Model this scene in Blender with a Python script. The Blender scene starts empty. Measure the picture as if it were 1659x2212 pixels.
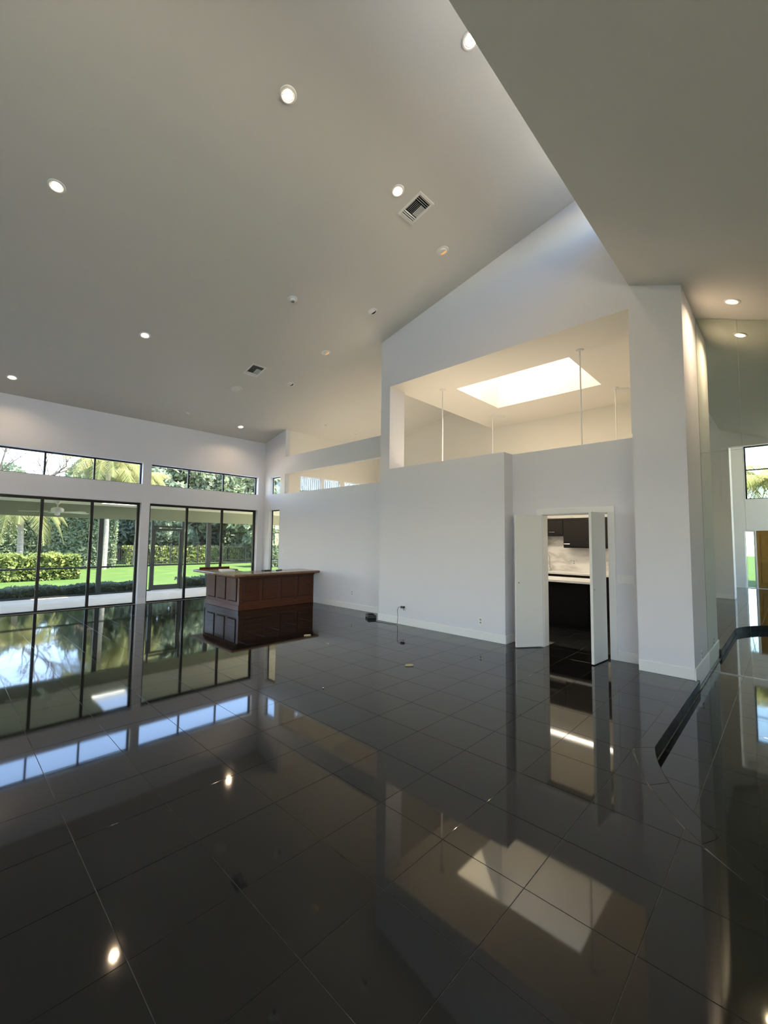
import bpy, math, random
import numpy as np
from mathutils import Vector, Matrix

random.seed(7)
RNG = np.random.default_rng(11)
scn = bpy.context.scene
COL = scn.collection

# ------------------------------------------------------------------ camera
CAM_Z = 1.6
YAW, PITCH, ROLL = 0.7630302, 0.0671514, 0.01115208
F_PX = 920.93
def cam_axes():
    cy, sy, cp, sp, cr, sr = math.cos(YAW), math.sin(YAW), math.cos(PITCH), math.sin(PITCH), math.cos(ROLL), math.sin(ROLL)
    fwd = Vector((cy*cp, sy*cp, sp)); right = Vector((sy, -cy, 0)); up = right.cross(fwd)
    return cr*right + sr*up, -sr*right + cr*up, fwd
CR, CU, CF = cam_axes()
cd = bpy.data.cameras.new('camera'); cam = bpy.data.objects.new('camera', cd); COL.objects.link(cam)
cd.sensor_fit = 'VERTICAL'; cd.sensor_height = 36.0; cd.lens = F_PX/2212*36.0
cd.clip_start = 0.05; cd.clip_end = 400
cam.matrix_world = Matrix(((CR.x, CU.x, -CF.x, 0), (CR.y, CU.y, -CF.y, 0), (CR.z, CU.z, -CF.z, CAM_Z), (0, 0, 0, 1)))
scn.camera = cam
def pix(p):
    v = Vector(p) - Vector((0, 0, CAM_Z)); d = v.dot(CF)
    if d <= 0.05: return None
    return 829.5 + F_PX*v.dot(CR)/d, 1106 - F_PX*v.dot(CU)/d

# ------------------------------------------------------------------ light
SUN_TO = Vector((1.1, -0.85, 2.25)).normalized()
world = bpy.data.worlds.new('world'); scn.world = world; world.use_nodes = True
wn = world.node_tree.nodes; wl = world.node_tree.links; wn.clear()
sky = wn.new('ShaderNodeTexSky'); sky.sky_type = 'NISHITA'; sky.sun_disc = False
sky.sun_elevation = math.asin(SUN_TO.z); sky.sun_rotation = math.atan2(SUN_TO.x, SUN_TO.y)
sky.altitude = 1200; sky.air_density = 1.0; sky.dust_density = 0.05; sky.ozone_density = 2.0
bg = wn.new('ShaderNodeBackground'); bg.inputs['Strength'].default_value = 1.9
wo = wn.new('ShaderNodeOutputWorld'); tint = wn.new('ShaderNodeMix'); tint.data_type = 'RGBA'; tint.blend_type = 'MULTIPLY'; tint.inputs[0].default_value = 1.0; tint.inputs[7].default_value = (1.16, 1.0, .96, 1)
wl.new(sky.outputs[0], tint.inputs[6]); wl.new(tint.outputs[2], bg.inputs[0]); wl.new(bg.outputs[0], wo.inputs[0])
sd = bpy.data.lights.new('sun', 'SUN'); sd.energy = 42.0; sd.angle = 0.01; sd.color = (1.0, 0.95, 0.86)
sun = bpy.data.objects.new('sun', sd); COL.objects.link(sun)
sun.rotation_euler = (-SUN_TO).to_track_quat('-Z', 'Y').to_euler()
sun.location = (6, -4, 14)
vs = scn.view_settings; vs.view_transform = 'Standard'; vs.look = 'None'; vs.gamma = 1.0; vs.use_curve_mapping = False
vs.exposure = -0.18
CAN_W = 14.0

# ------------------------------------------------------------------ materials
MATS = {}
def principled(name, col, rough=0.6, spec=0.5, metal=0.0, noise=None, bump=None, coat=0.0, emit=None):
    m = bpy.data.materials.new(name); m.use_nodes = True
    nt = m.node_tree; b = nt.nodes['Principled BSDF']
    b.inputs['Base Color'].default_value = (*col, 1); b.inputs['Roughness'].default_value = rough
    b.inputs['Specular IOR Level'].default_value = spec; b.inputs['Metallic'].default_value = metal
    if coat: b.inputs['Coat Weight'].default_value = coat; b.inputs['Coat Roughness'].default_value = 0.08
    if emit: b.inputs['Emission Color'].default_value = (*emit[0], 1); b.inputs['Emission Strength'].default_value = emit[1]
    tc = nt.nodes.new('ShaderNodeTexCoord')
    if noise:
        scale, c2, lo, hi = noise[:4]
        n = nt.nodes.new('ShaderNodeTexNoise'); n.inputs['Scale'].default_value = scale; n.inputs['Detail'].default_value = 5
        r = nt.nodes.new('ShaderNodeMapRange'); r.inputs[1].default_value = lo; r.inputs[2].default_value = hi
        mx = nt.nodes.new('ShaderNodeMix'); mx.data_type = 'RGBA'
        mx.inputs[6].default_value = (*col, 1); mx.inputs[7].default_value = (*c2, 1)
        if len(noise) > 4:
            mp = nt.nodes.new('ShaderNodeMapping'); mp.inputs['Scale'].default_value = noise[4]
            nt.links.new(tc.outputs['Object'], mp.inputs[0]); nt.links.new(mp.outputs[0], n.inputs['Vector'])
        else: nt.links.new(tc.outputs['Object'], n.inputs['Vector'])
        nt.links.new(n.outputs[0], r.inputs[0]); nt.links.new(r.outputs[0], mx.inputs[0]); nt.links.new(mx.outputs[2], b.inputs['Base Color'])
    if bump:
        n2 = nt.nodes.new('ShaderNodeTexNoise'); n2.inputs['Scale'].default_value = bump[0]; n2.inputs['Detail'].default_value = 3
        bp = nt.nodes.new('ShaderNodeBump'); bp.inputs['Strength'].default_value = bump[1]; bp.inputs['Distance'].default_value = 0.01
        nt.links.new(tc.outputs['Object'], n2.inputs['Vector']); nt.links.new(n2.outputs[0], bp.inputs['Height']); nt.links.new(bp.outputs[0], b.inputs['Normal'])
    MATS[name] = m
    return m
def emission(name, col, s):
    m = bpy.data.materials.new(name); m.use_nodes = True; nt = m.node_tree; nt.nodes.clear()
    e = nt.nodes.new('ShaderNodeEmission'); e.inputs[0].default_value = (*col, 1); e.inputs[1].default_value = s
    o = nt.nodes.new('ShaderNodeOutputMaterial'); nt.links.new(e.outputs[0], o.inputs[0]); MATS[name] = m; return m
def thin_glass(name, tint=(0.93, 0.96, 0.94), ior=1.45):
    m = bpy.data.materials.new(name); m.use_nodes = True; nt = m.node_tree; nt.nodes.clear()
    t = nt.nodes.new('ShaderNodeBsdfTransparent'); t.inputs[0].default_value = (*tint, 1)
    g = nt.nodes.new('ShaderNodeBsdfGlossy'); g.inputs['Roughness'].default_value = 0.0
    f = nt.nodes.new('ShaderNodeFresnel'); f.inputs[0].default_value = ior
    mx = nt.nodes.new('ShaderNodeMixShader'); o = nt.nodes.new('ShaderNodeOutputMaterial')
    ge = nt.nodes.new('ShaderNodeNewGeometry'); inv = nt.nodes.new('ShaderNodeMath'); inv.operation = 'SUBTRACT'; inv.inputs[0].default_value = 1.0
    mu = nt.nodes.new('ShaderNodeMath'); mu.operation = 'MULTIPLY'      # the outer face reflects once; light leaves the pane freely
    nt.links.new(ge.outputs['Backfacing'], inv.inputs[1]); nt.links.new(inv.outputs[0], mu.inputs[0]); nt.links.new(f.outputs[0], mu.inputs[1])
    nt.links.new(mu.outputs[0], mx.inputs[0]); nt.links.new(t.outputs[0], mx.inputs[1]); nt.links.new(g.outputs[0], mx.inputs[2]); nt.links.new(mx.outputs[0], o.inputs[0])
    MATS[name] = m; return m
def screen_mat(name):
    m = bpy.data.materials.new(name); m.use_nodes = True; nt = m.node_tree; nt.nodes.clear()
    t = nt.nodes.new('ShaderNodeBsdfTransparent'); d = nt.nodes.new('ShaderNodeBsdfDiffuse'); d.inputs[0].default_value = (.05, .05, .05, 1)
    mx = nt.nodes.new('ShaderNodeMixShader'); mx.inputs[0].default_value = 0.06; o = nt.nodes.new('ShaderNodeOutputMaterial')
    nt.links.new(t.outputs[0], mx.inputs[1]); nt.links.new(d.outputs[0], mx.inputs[2]); nt.links.new(mx.outputs[0], o.inputs[0]); MATS[name] = m
def leaf_mat(name, c1, c2, trans=0.35):
    m = bpy.data.materials.new(name); m.use_nodes = True; nt = m.node_tree; nt.nodes.clear()
    tc = nt.nodes.new('ShaderNodeTexCoord'); n = nt.nodes.new('ShaderNodeTexNoise'); n.inputs['Scale'].default_value = 1.7; n.inputs['Detail'].default_value = 6
    nt.links.new(tc.outputs['Object'], n.inputs['Vector'])
    r = nt.nodes.new('ShaderNodeMapRange'); r.inputs[1].default_value = .35; r.inputs[2].default_value = .65
    mx = nt.nodes.new('ShaderNodeMix'); mx.data_type = 'RGBA'; mx.inputs[6].default_value = (*c1, 1); mx.inputs[7].default_value = (*c2, 1)
    nt.links.new(n.outputs[0], r.inputs[0]); nt.links.new(r.outputs[0], mx.inputs[0])
    d = nt.nodes.new('ShaderNodeBsdfDiffuse'); t = nt.nodes.new('ShaderNodeBsdfTranslucent')
    nt.links.new(mx.outputs[2], d.inputs[0]); nt.links.new(mx.outputs[2], t.inputs[0])
    ms = nt.nodes.new('ShaderNodeMixShader'); ms.inputs[0].default_value = trans; o = nt.nodes.new('ShaderNodeOutputMaterial')
    nt.links.new(d.outputs[0], ms.inputs[1]); nt.links.new(t.outputs[0], ms.inputs[2]); nt.links.new(ms.outputs[0], o.inputs[0]); MATS[name] = m
def granite(name, base, speck, rough):
    m = principled(name, base, rough, 0.5)
    nt = m.node_tree; b = nt.nodes['Principled BSDF']; tc = nt.nodes.new('ShaderNodeTexCoord'); ge = nt.nodes.new('ShaderNodeNewGeometry')
    v = nt.nodes.new('ShaderNodeTexVoronoi'); v.inputs['Scale'].default_value = 170
    r = nt.nodes.new('ShaderNodeMapRange'); r.inputs[1].default_value = .10; r.inputs[2].default_value = .0
    n = nt.nodes.new('ShaderNodeTexNoise'); n.inputs['Scale'].default_value = 40
    mu = nt.nodes.new('ShaderNodeMath'); mu.operation = 'MULTIPLY'
    mx = nt.nodes.new('ShaderNodeMix'); mx.data_type = 'RGBA'; mx.inputs[6].default_value = (*base, 1); mx.inputs[7].default_value = (*speck, 1)
    nt.links.new(ge.outputs['Position'], v.inputs['Vector']); nt.links.new(ge.outputs['Position'], n.inputs['Vector'])
    nt.links.new(v.outputs['Distance'], r.inputs[0]); nt.links.new(r.outputs[0], mu.inputs[0]); nt.links.new(n.outputs[0], mu.inputs[1])
    nt.links.new(mu.outputs[0], mx.inputs[0]); nt.links.new(mx.outputs[2], b.inputs['Base Color'])
    n2 = nt.nodes.new('ShaderNodeTexNoise'); n2.inputs['Scale'].default_value = 2.5; n2.inputs['Detail'].default_value = 4
    r2 = nt.nodes.new('ShaderNodeMapRange'); r2.inputs[3].default_value = rough*0.6; r2.inputs[4].default_value = rough*1.5
    nt.links.new(ge.outputs['Position'], n2.inputs['Vector']); nt.links.new(n2.outputs[0], r2.inputs[0]); nt.links.new(r2.outputs[0], b.inputs['Roughness'])
    return m
def wood(name, c1, c2, rough=0.35, scale=(3, 3, 40), coat=0.3):
    return principled(name, c1, rough, 0.5, noise=(2.2, c2, .35, .68, scale), coat=coat)
def marble(name):
    m = principled(name, (.82, .80, .76), 0.2, 0.5); nt = m.node_tree; b = nt.nodes['Principled BSDF']
    tc = nt.nodes.new('ShaderNodeTexCoord'); mp = nt.nodes.new('ShaderNodeMapping'); mp.inputs['Rotation'].default_value = (0.7, 0, 0); mp.inputs['Scale'].default_value = (1, 1.0, 3.2)
    n = nt.nodes.new('ShaderNodeTexNoise'); n.inputs['Scale'].default_value = 1.1; n.inputs['Detail'].default_value = 5; n.inputs['Distortion'].default_value = .6
    r = nt.nodes.new('ShaderNodeValToRGB'); e = r.color_ramp.elements
    e[0].position = .42; e[0].color = (.84, .82, .78, 1); e[1].position = .60; e[1].color = (.84, .82, .78, 1)
    k = r.color_ramp.elements.new(.51); k.color = (.60, .58, .55, 1)
    nt.links.new(tc.outputs['Object'], mp.inputs[0]); nt.links.new(mp.outputs[0], n.inputs['Vector']); nt.links.new(n.outputs[0], r.inputs[0]); nt.links.new(r.outputs[0], b.inputs['Base Color'])

principled('wall_paint', (.722, .718, .745), .75, .25, bump=(60, .04))
principled('ceiling_paint', (.68, .655, .61), .85, .15, bump=(45, .05))
principled('cream_paint', (.84, .80, .72), .8, .2)
principled('trim_paint', (.80, .79, .76), .4, .4)
principled('door_paint', (.76, .75, .70), .45, .4)
principled('bronze', (.014, .011, .010), .45, .4)
principled('patio_metal', (.045, .05, .048), .5, .4)
principled('beam_paint', (.27, .30, .22), .8, .2)
principled('patio_ceiling_paint', (.90, .86, .76), .8, .2)
principled('plastic_white', (.78, .77, .74), .4, .4)
principled('plastic_grey', (.30, .29, .27), .6, .3)  # grey plastic for sockets, grilles, nozzles, keypad, ports and latch holes
principled('black_void', (.004, .004, .004), .8, .1)
principled('black_plastic', (.010, .010, .010), .35, .5)
principled('metal_brushed', (.55, .53, .50), .3, .5, metal=1.0)
principled('metal_bright', (.75, .72, .66), .2, .5, metal=1.0)
principled('grout', (.20, .195, .18), .9, .1, noise=(9, (.11, .11, .10), .4, .65))
principled('grout_dark', (.05, .05, .05), .9, .1)
granite('granite', (.0075, .0072, .0066), (.05, .05, .048), .04)
MATS['granite'].node_tree.nodes['Principled BSDF'].inputs['Specular IOR Level'].default_value = .58
granite('granite_honed', (.008, .0072, .006), (.03, .03, .028), .5)
MATS['granite_honed'].node_tree.nodes['Principled BSDF'].inputs['Specular IOR Level'].default_value = .15
principled('slate', (.010, .010, .010), .22, .3, noise=(7, (.02, .02, .02), .4, .65))
principled('matte_black', (.006, .006, .006), .55, .12)
principled('travertine', (.86, .70, .52), .7, .3, noise=(3, (.76, .61, .45), .4, .7))
wood('cherry', (.075, .021, .007), (.12, .036, .013), .36, coat=.12)
wood('cherry_panel', (.060, .016, .005), (.10, .029, .010), .34, coat=.12)
for _n in ('cherry', 'cherry_panel'): MATS[_n].node_tree.nodes['Principled BSDF'].inputs['Specular IOR Level'].default_value = .3
wood('cherry_groove', (.022, .007, .003), (.03, .01, .004), .4, coat=0)
wood('oak_top', (.17, .085, .042), (.24, .125, .065), .22, (3, 30, 3))
wood('dark_cabinet', (.008, .0065, .0055), (.012, .010, .008), .45, (3, 30, 3), 0)
MATS['dark_cabinet'].node_tree.nodes['Principled BSDF'].inputs['Specular IOR Level'].default_value = .2
wood('door_wood', (.19, .095, .012), (.25, .13, .02), .4, (20, 20, 2))
wood('bark', (.10, .075, .055), (.17, .13, .10), .9, (6, 6, 2), 0)
wood('palm_bark', (.20, .17, .13), (.30, .26, .20), .9, (2, 2, 14), 0)
marble('marble')
principled('quartz_white', (.86, .85, .82), .25, .5)
principled('paper', (.80, .79, .76), .7, .2)
principled('wood_chip', (.52, .44, .27), .8, .2)
principled('lawn', (.062, .098, .024), .9, .1, noise=(1.3, (.046, .078, .018), .35, .65), bump=(30, .5))
thin_glass('glass'); thin_glass('skylight_glass', (.93, .88, .76))
screen_mat('insect_screen')
m = bpy.data.materials.new('milky_acrylic'); m.use_nodes = True; nt = m.node_tree; nt.nodes.clear()
_t = nt.nodes.new('ShaderNodeBsdfTransparent'); _l = nt.nodes.new('ShaderNodeBsdfTranslucent'); _l.inputs[0].default_value = (.92, .92, .90, 1); _m = nt.nodes.new('ShaderNodeMixShader'); _m.inputs[0].default_value = .6; _o = nt.nodes.new('ShaderNodeOutputMaterial')
nt.links.new(_t.outputs[0], _m.inputs[1]); nt.links.new(_l.outputs[0], _m.inputs[2]); nt.links.new(_m.outputs[0], _o.inputs[0]); MATS['milky_acrylic'] = m
leaf_mat('blind', (.82, .84, .88), (.78, .80, .84), .55)
leaf_mat('leaf_dark', (.14, .175, .12), (.27, .30, .20))
leaf_mat('leaf_mid', (.17, .21, .13), (.28, .31, .18))
leaf_mat('leaf_yellow', (.26, .28, .08), (.17, .21, .07))
leaf_mat('leaf_palm', (.16, .18, .07), (.30, .26, .12))
m = bpy.data.materials.new('mirror'); m.use_nodes = True; nt = m.node_tree; nt.nodes.clear()
g = nt.nodes.new('ShaderNodeBsdfGlossy'); g.inputs['Roughness'].default_value = 0; g.inputs[0].default_value = (.74, .80, .71, 1)
o = nt.nodes.new('ShaderNodeOutputMaterial'); nt.links.new(g.outputs[0], o.inputs[0]); MATS['mirror'] = m
emission('bulb_on', (1.0, .72, .45), 22.0)
emission('tube_on', (1.0, .88, .68), 7.0)
emission('ember', (1.0, .50, .16), 1.1)

# ------------------------------------------------------------------ mesh helpers
class MB:
    def __init__(s): s.v = []; s.f = []
    def add(s, vs, fs):
        o = len(s.v); s.v += [tuple(x) for x in vs]; s.f += [tuple(i+o for i in f) for f in fs]; return s
    def box(s, x0, x1, y0, y1, z0, z1):
        return s.add([(x0,y0,z0),(x1,y0,z0),(x1,y1,z0),(x0,y1,z0),(x0,y0,z1),(x1,y0,z1),(x1,y1,z1),(x0,y1,z1)],
                     [(0,3,2,1),(4,5,6,7),(0,1,5,4),(1,2,6,5),(2,3,7,6),(3,0,4,7)])
    def hexa(s, b, t):
        return s.add(list(b)+list(t), [(0,3,2,1),(4,5,6,7),(0,1,5,4),(1,2,6,5),(2,3,7,6),(3,0,4,7)])
    def prism(s, poly, z0, z1):
        n = len(poly)
        return s.add([(x,y,z0) for x,y in poly]+[(x,y,z1) for x,y in poly], [tuple(range(n-1,-1,-1)), tuple(range(n,2*n))]+[(i,(i+1)%n,n+(i+1)%n,n+i) for i in range(n)])
    def ext(s, poly, axis, a, b):
        # poly of (u,w); axis 'x' -> (a,u,w); axis 'y' -> (u,a,w)
        n = len(poly); P = (lambda t,u,w: (t,u,w)) if axis == 'x' else (lambda t,u,w: (u,t,w))
        return s.add([P(a,u,w) for u,w in poly]+[P(b,u,w) for u,w in poly], [tuple(range(n-1,-1,-1)), tuple(range(n,2*n))]+[(i,(i+1)%n,n+(i+1)%n,n+i) for i in range(n)])
    def lathe(s, prof, seg=24, c=(0,0,0), cap=True):
        n = len(prof); vs = []
        for k in range(seg):
            a = 2*math.pi*k/seg
            vs += [(c[0]+r*math.cos(a), c[1]+r*math.sin(a), c[2]+z) for r,z in prof]
        fs = []
        for k in range(seg):
            k2 = (k+1) % seg
            fs += [(k*n+i, k2*n+i, k2*n+i+1, k*n+i+1) for i in range(n-1)]
        if cap:
            fs.append(tuple(k*n for k in range(seg-1,-1,-1))); fs.append(tuple(k*n+n-1 for k in range(seg)))
        return s.add(vs, fs)
    def tube(s, pts, r, seg=8):
        pts = [Vector(p) for p in pts]; n = len(pts); rs = r if isinstance(r,(list,tuple)) else [r]*n
        up = Vector((0,0,1)); vs = []
        prev = None
        for i,p in enumerate(pts):
            d = (pts[min(i+1,n-1)]-pts[max(i-1,0)]).normalized()
            a = (prev - d*prev.dot(d)).normalized() if prev is not None else d.cross(up if abs(d.z) < .9 else Vector((1,0,0))).normalized()
            prev = a; b = d.cross(a)
            vs += [p + rs[i]*(math.cos(2*math.pi*k/seg)*a + math.sin(2*math.pi*k/seg)*b) for k in range(seg)]
        fs = [(i*seg+k, i*seg+(k+1)%seg, (i+1)*seg+(k+1)%seg, (i+1)*seg+k) for i in range(n-1) for k in range(seg)]
        fs += [tuple(range(seg-1,-1,-1)), tuple(range((n-1)*seg, n*seg))]
        return s.add(vs, fs)
    def build(s, name, mat, parent=None, loc=(0,0,0), rot=None, smooth=False, bevel=0, label=None, cat=None, group=None, kind=None, local=False):
        me = bpy.data.meshes.new(name)
        off = Vector((0,0,0))
        if parent is not None and not local: off = world_loc(parent)
        vs = s.v if off.length == 0 else [tuple(Vector(x)-off) for x in s.v]
        me.from_pydata(vs, [], s.f); me.validate(); me.update()
        if smooth: me.shade_smooth() if not bevel else None
        me.materials.append(MATS[mat])
        return put(name, me, parent, loc, rot, bevel, label, cat, group, kind)
def world_loc(o):
    l = Vector(o.location)
    while o.parent: o = o.parent; l += Vector(o.location)
    return l
def put(name, me, parent=None, loc=(0,0,0), rot=None, bevel=0, label=None, cat=None, group=None, kind=None):
    o = bpy.data.objects.new(name, me); COL.objects.link(o); o.parent = parent; o.location = loc
    if rot: o.rotation_euler = rot
    if bevel:
        md = o.modifiers.new('bevel', 'BEVEL'); md.width = bevel; md.segments = 2; md.limit_method = 'ANGLE'
    return tag(o, label, cat, group, kind)
def tag(o, label=None, cat=None, group=None, kind=None):
    if label: o['label'] = label
    if cat: o['category'] = cat
    if group: o['group'] = group
    if kind: o['kind'] = kind
    return o
def thing(name, label, cat, loc=(0,0,0), rot=None, group=None, kind=None):
    o = bpy.data.objects.new(name, None); COL.objects.link(o); o.location = loc; o.empty_display_size = .1
    if rot: o.rotation_euler = rot
    return tag(o, label, cat, group, kind)
def copy_tree(o, parent=None):
    c = o.copy(); COL.objects.link(c); c.parent = parent
    for ch in list(o.children): copy_tree(ch, c)
    return c
def big(name, vs, fs, mat, parent=None, **k):
    me = bpy.data.meshes.new(name); me.from_pydata(vs, [], fs); me.update(); me.materials.append(MATS[mat])
    return put(name, me, parent, **k)
def quads_mesh(name, V, mat):
    n = len(V)//4; me = bpy.data.meshes.new(name)
    me.vertices.add(len(V)); me.vertices.foreach_set('co', np.asarray(V, np.float32).ravel())
    me.loops.add(4*n); me.loops.foreach_set('vertex_index', np.arange(4*n, dtype=np.int32))
    me.polygons.add(n); me.polygons.foreach_set('loop_start', np.arange(0, 4*n, 4, dtype=np.int32))
    me.update(calc_edges=True); me.validate(); me.materials.append(MATS[mat]); return me

def wall(name, axis, a, b, u0, u1, z0, top, holes, mat, label, cat='wall', kind='structure', extra=()):
    """solid wall between planes a and b, along u, from z0 to top (number or function of u), with rectangular holes (ua, ub, za, zb)"""
    tf = top if callable(top) else (lambda u: top)
    br = sorted({u0, u1} | set(extra) | {h[0] for h in holes} | {h[1] for h in holes}); br = [u for u in br if u0 <= u <= u1]
    mb = MB()
    for ua, ub in zip(br[:-1], br[1:]):
        um = (ua+ub)/2; cur = z0
        hs = sorted([h for h in holes if h[0] < um < h[1]], key=lambda h: h[2])
        iv = []
        for h in hs:
            if h[2] > cur: iv.append((cur, cur, h[2], h[2]))
            cur = h[3]
        if cur < max(tf(ua), tf(ub)): iv.append((cur, cur, tf(ua), tf(ub)))
        for za, zb, ta, tb in iv: mb.ext([(ua,za),(ub,zb),(ub,tb),(ua,ta)], axis, a, b)
    return mb.build(name, mat, label=label, cat=cat, kind=kind)

# ------------------------------------------------------------------ main dimensions (metres)
XB, XB2 = 6.25, 6.70        # gable / bar wall faces
XR = 6.53                   # recessed wall with the kitchen doors
XL, XL2 = 6.78, 6.92        # set-back part of the bar wall
YW, YW2 = 11.52, 11.72      # window wall
XM = 7.33                   # mirror wall
YC = 0.885                  # column side face
YE = 1.46                   # upper edge of the right ceiling
XBACK, YR = -6.2, -4.0
XK = 10.55                  # kitchen back wall
YN = 10.45                  # outer wall of the neighbouring room
ZF = 4.755                  # kitchen ceiling
DZ = 0.11                   # step down
SL = 0.228
zroof = lambda y: 4.52 + SL*(YW-y)
zright = lambda y: 4.84 + 0.40*(y-0.9)
AL, AR = -math.atan(SL), math.atan(0.40)

# ------------------------------------------------------------------ floor
P_T = 0.4605; X0, Y0 = 1.050, 0.960
CC, RJ, RE_ = (4.424, -1.109), 2.139, 2.0
def clip_half(poly, n, c):
    out = []
    for i in range(len(poly)):
        p, q = poly[i], poly[(i+1) % len(poly)]
        dp, dq = n[0]*p[0]+n[1]*p[1]-c, n[0]*q[0]+n[1]*q[1]-c
        if dp >= 0: out.append(p)
        if dp*dq < 0:
            t = dp/(dp-dq); out.append((p[0]+t*(q[0]-p[0]), p[1]+t*(q[1]-p[1])))
    return out
def edge_x(y, R):      # left border of the sunken area at this y
    if y <= CC[1]: return CC[0]-R
    return CC[0]-math.sqrt(max(0, R*R-(y-CC[1])**2))
YS = 0.845              # straight step edge in front of the column
def region(R, ys, inner):
    # outline of the sunken area (R, ys): polygon, counter-clockwise
    pts = []
    ya = math.asin((ys-CC[1])/R)
    pts.append((XM, ys)) if inner else None
    for k in range(25):
        a = math.pi - ya + (ya)*k/24      # from top of arc to leftmost
        pts.append((CC[0]+R*math.cos(a), CC[1]+R*math.sin(a)))
    pts.append((CC[0]-R, YR)); pts.append((XM, YR))
    return pts
floor = MB()
arc = region(RE_, YS, False)[:-2]
# grout bed of the raised floor, split at the step edge
bedz0, bedz1 = -0.30, -0.0022
up_poly = [(XBACK, YR), (CC[0]-RE_, YR)] + arc[::-1] + [(XB+.05, YS), (XB+.05, YC+.3), (XL2, YC+.3), (XL2, YW), (XBACK, YW)]
floor.prism(up_poly, bedz0, bedz1)
floor_o = floor.build('floor', 'grout', label='polished black granite floor of the great room', cat='floor', kind='structure')
def tile_mesh(poly, zt, h=.012, ch=.0007, gap=.0014):
    # shrink towards the inside by gap, chamfered top edge
    n = len(poly); cx = sum(p[0] for p in poly)/n; cy = sum(p[1] for p in poly)/n
    def inset(poly, d):
        out = []
        for i in range(n):
            p0, p, p1 = Vector(poly[i-1]), Vector(poly[i]), Vector(poly[(i+1) % n])
            e0 = (p-p0).normalized(); e1 = (p1-p).normalized()
            n0 = Vector((-e0.y, e0.x)); n1 = Vector((-e1.y, e1.x))
            b = (n0+n1); l = b.length
            b = b/l if l > 1e-6 else n0
            k = d/max(.35, b.dot(n0)); out.append((p.x+b.x*k, p.y+b.y*k))
        return out
    a = inset(poly, gap); b = inset(poly, gap+ch)
    vs = [(x,y,zt-h) for x,y in a]+[(x,y,zt-ch*.5) for x,y in a]+[(x,y,zt) for x,y in b]
    fs = [(i,(i+1)%n,n+(i+1)%n,n+i) for i in range(n)]+[(n+i,n+(i+1)%n,2*n+(i+1)%n,2*n+i) for i in range(n)]+[tuple(range(2*n,3*n))]
    return vs, fs
tiles = []
for i in range(-18, 14):
    for j in range(-12, 25):
        x0, y0 = X0+i*P_T, Y0+j*P_T
        xa, xb, ya, yb = max(x0, XBACK), min(x0+P_T, XL), max(y0, YR), min(y0+P_T, YW)
        if xb-xa < .01 or yb-ya < .01: continue
        poly = [(xa,ya),(xb,ya),(xb,yb),(xa,yb)]
        c = ((xa+xb)/2, (ya+yb)/2)
        if yb <= Y0+.01 and c[0] > 4.0: continue      # sunken side, beyond the straight edge
        full = xb-xa > P_T-.001 and yb-ya > P_T-.001
        dcs = [math.dist(p, CC) for p in poly]
        if min(dcs) < RJ+.3 and c[1] < Y0+.02 and c[1] > CC[1]-.3 or (c[1] <= CC[1]-.3 and xb > CC[0]-RJ):
            if c[1] <= CC[1]-.3:
                poly = clip_half(poly, (-1, 0), -(CC[0]-RJ)); full = False
            elif min(dcs) < RJ or c[0] > 3.7:
                d = Vector((c[0]-CC[0], c[1]-CC[1])).normalized()
                n0 = len(poly); q = clip_half(poly, (d.x, d.y), d.x*CC[0]+d.y*CC[1]+RJ)
                if q != poly: full = False
                poly = q
            if len(poly) < 3: continue
            area = abs(sum(poly[k][0]*poly[(k+1)%len(poly)][1]-poly[(k+1)%len(poly)][0]*poly[k][1] for k in range(len(poly))))/2
            if area < .004: continue
        if c[0] > XB and c[1] < 6.1 and c[0]-.23 > XB+.3: continue
        p = pix((*c, 0)); vis = p is not None and -90 < p[0] < 1750 and p[1] < 2350
        tiles.append((math.hypot(*c), vis, full, poly))
tiles.sort(key=lambda t: (not t[1], t[0]))
vs, fs = tile_mesh([(0,0),(P_T,0),(P_T,P_T),(0,P_T)], 0)
tm = bpy.data.meshes.new('tile'); tm.from_pydata(vs, [], fs); tm.update(); tm.materials.append(MATS['granite'])
rest = MB()
for k, (d, vis, full, poly) in enumerate(tiles):
    if k < 290 and vis:
        if full:
            o = put('tile', tm, floor_o, (poly[0][0], poly[0][1], 0))
            o.rotation_euler = (random.uniform(-.0004, .0004), random.uniform(-.0004, .0004), 0)
        else:
            mb = MB(); mb.add(*tile_mesh(poly, 0)); mb.build('tile', 'granite', floor_o)
    else: rest.add(*tile_mesh(poly, 0))
rest.build('tile_field', 'granite', floor_o, kind='stuff')
# border stones along the curved step and the straight step
ya_j, ya_e = math.asin(min(1,(Y0-CC[1])/RJ)), math.asin((YS-CC[1])/RE_)
NB = 5
for k in range(NB):
    t0, t1 = k/NB, (k+1)/NB
    def ang(t, top): return math.pi - top*(1-t)
    inn = [(CC[0]+RE_*math.cos(ang(t0+(t1-t0)*s/4, ya_e)), CC[1]+RE_*math.sin(ang(t0+(t1-t0)*s/4, ya_e))) for s in range(5)]
    out = [(CC[0]+RJ*math.cos(ang(t0+(t1-t0)*s/4, ya_j)), CC[1]+RJ*math.sin(ang(t0+(t1-t0)*s/4, ya_j))) for s in range(5)]
    poly = out + inn[::-1]
    ar = sum(poly[q][0]*poly[(q+1)%10][1]-poly[(q+1)%10][0]*poly[q][1] for q in range(10))
    if ar < 0: poly = poly[::-1]
    mb = MB(); mb.add(*tile_mesh(poly, 0, gap=.0012)); mb.build('border_stone', 'granite', floor_o)
    rb = [(CC[0]+(RE_-.003)*math.cos(ang(t0+(t1-t0)*s/4, ya_e)), CC[1]+(RE_-.003)*math.sin(ang(t0+(t1-t0)*s/4, ya_e))) for s in range(5)]
    mb = MB(); mb.prism(inn + rb[::-1], -DZ+.001, -.002); mb.build('riser', 'granite_honed', floor_o)
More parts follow.
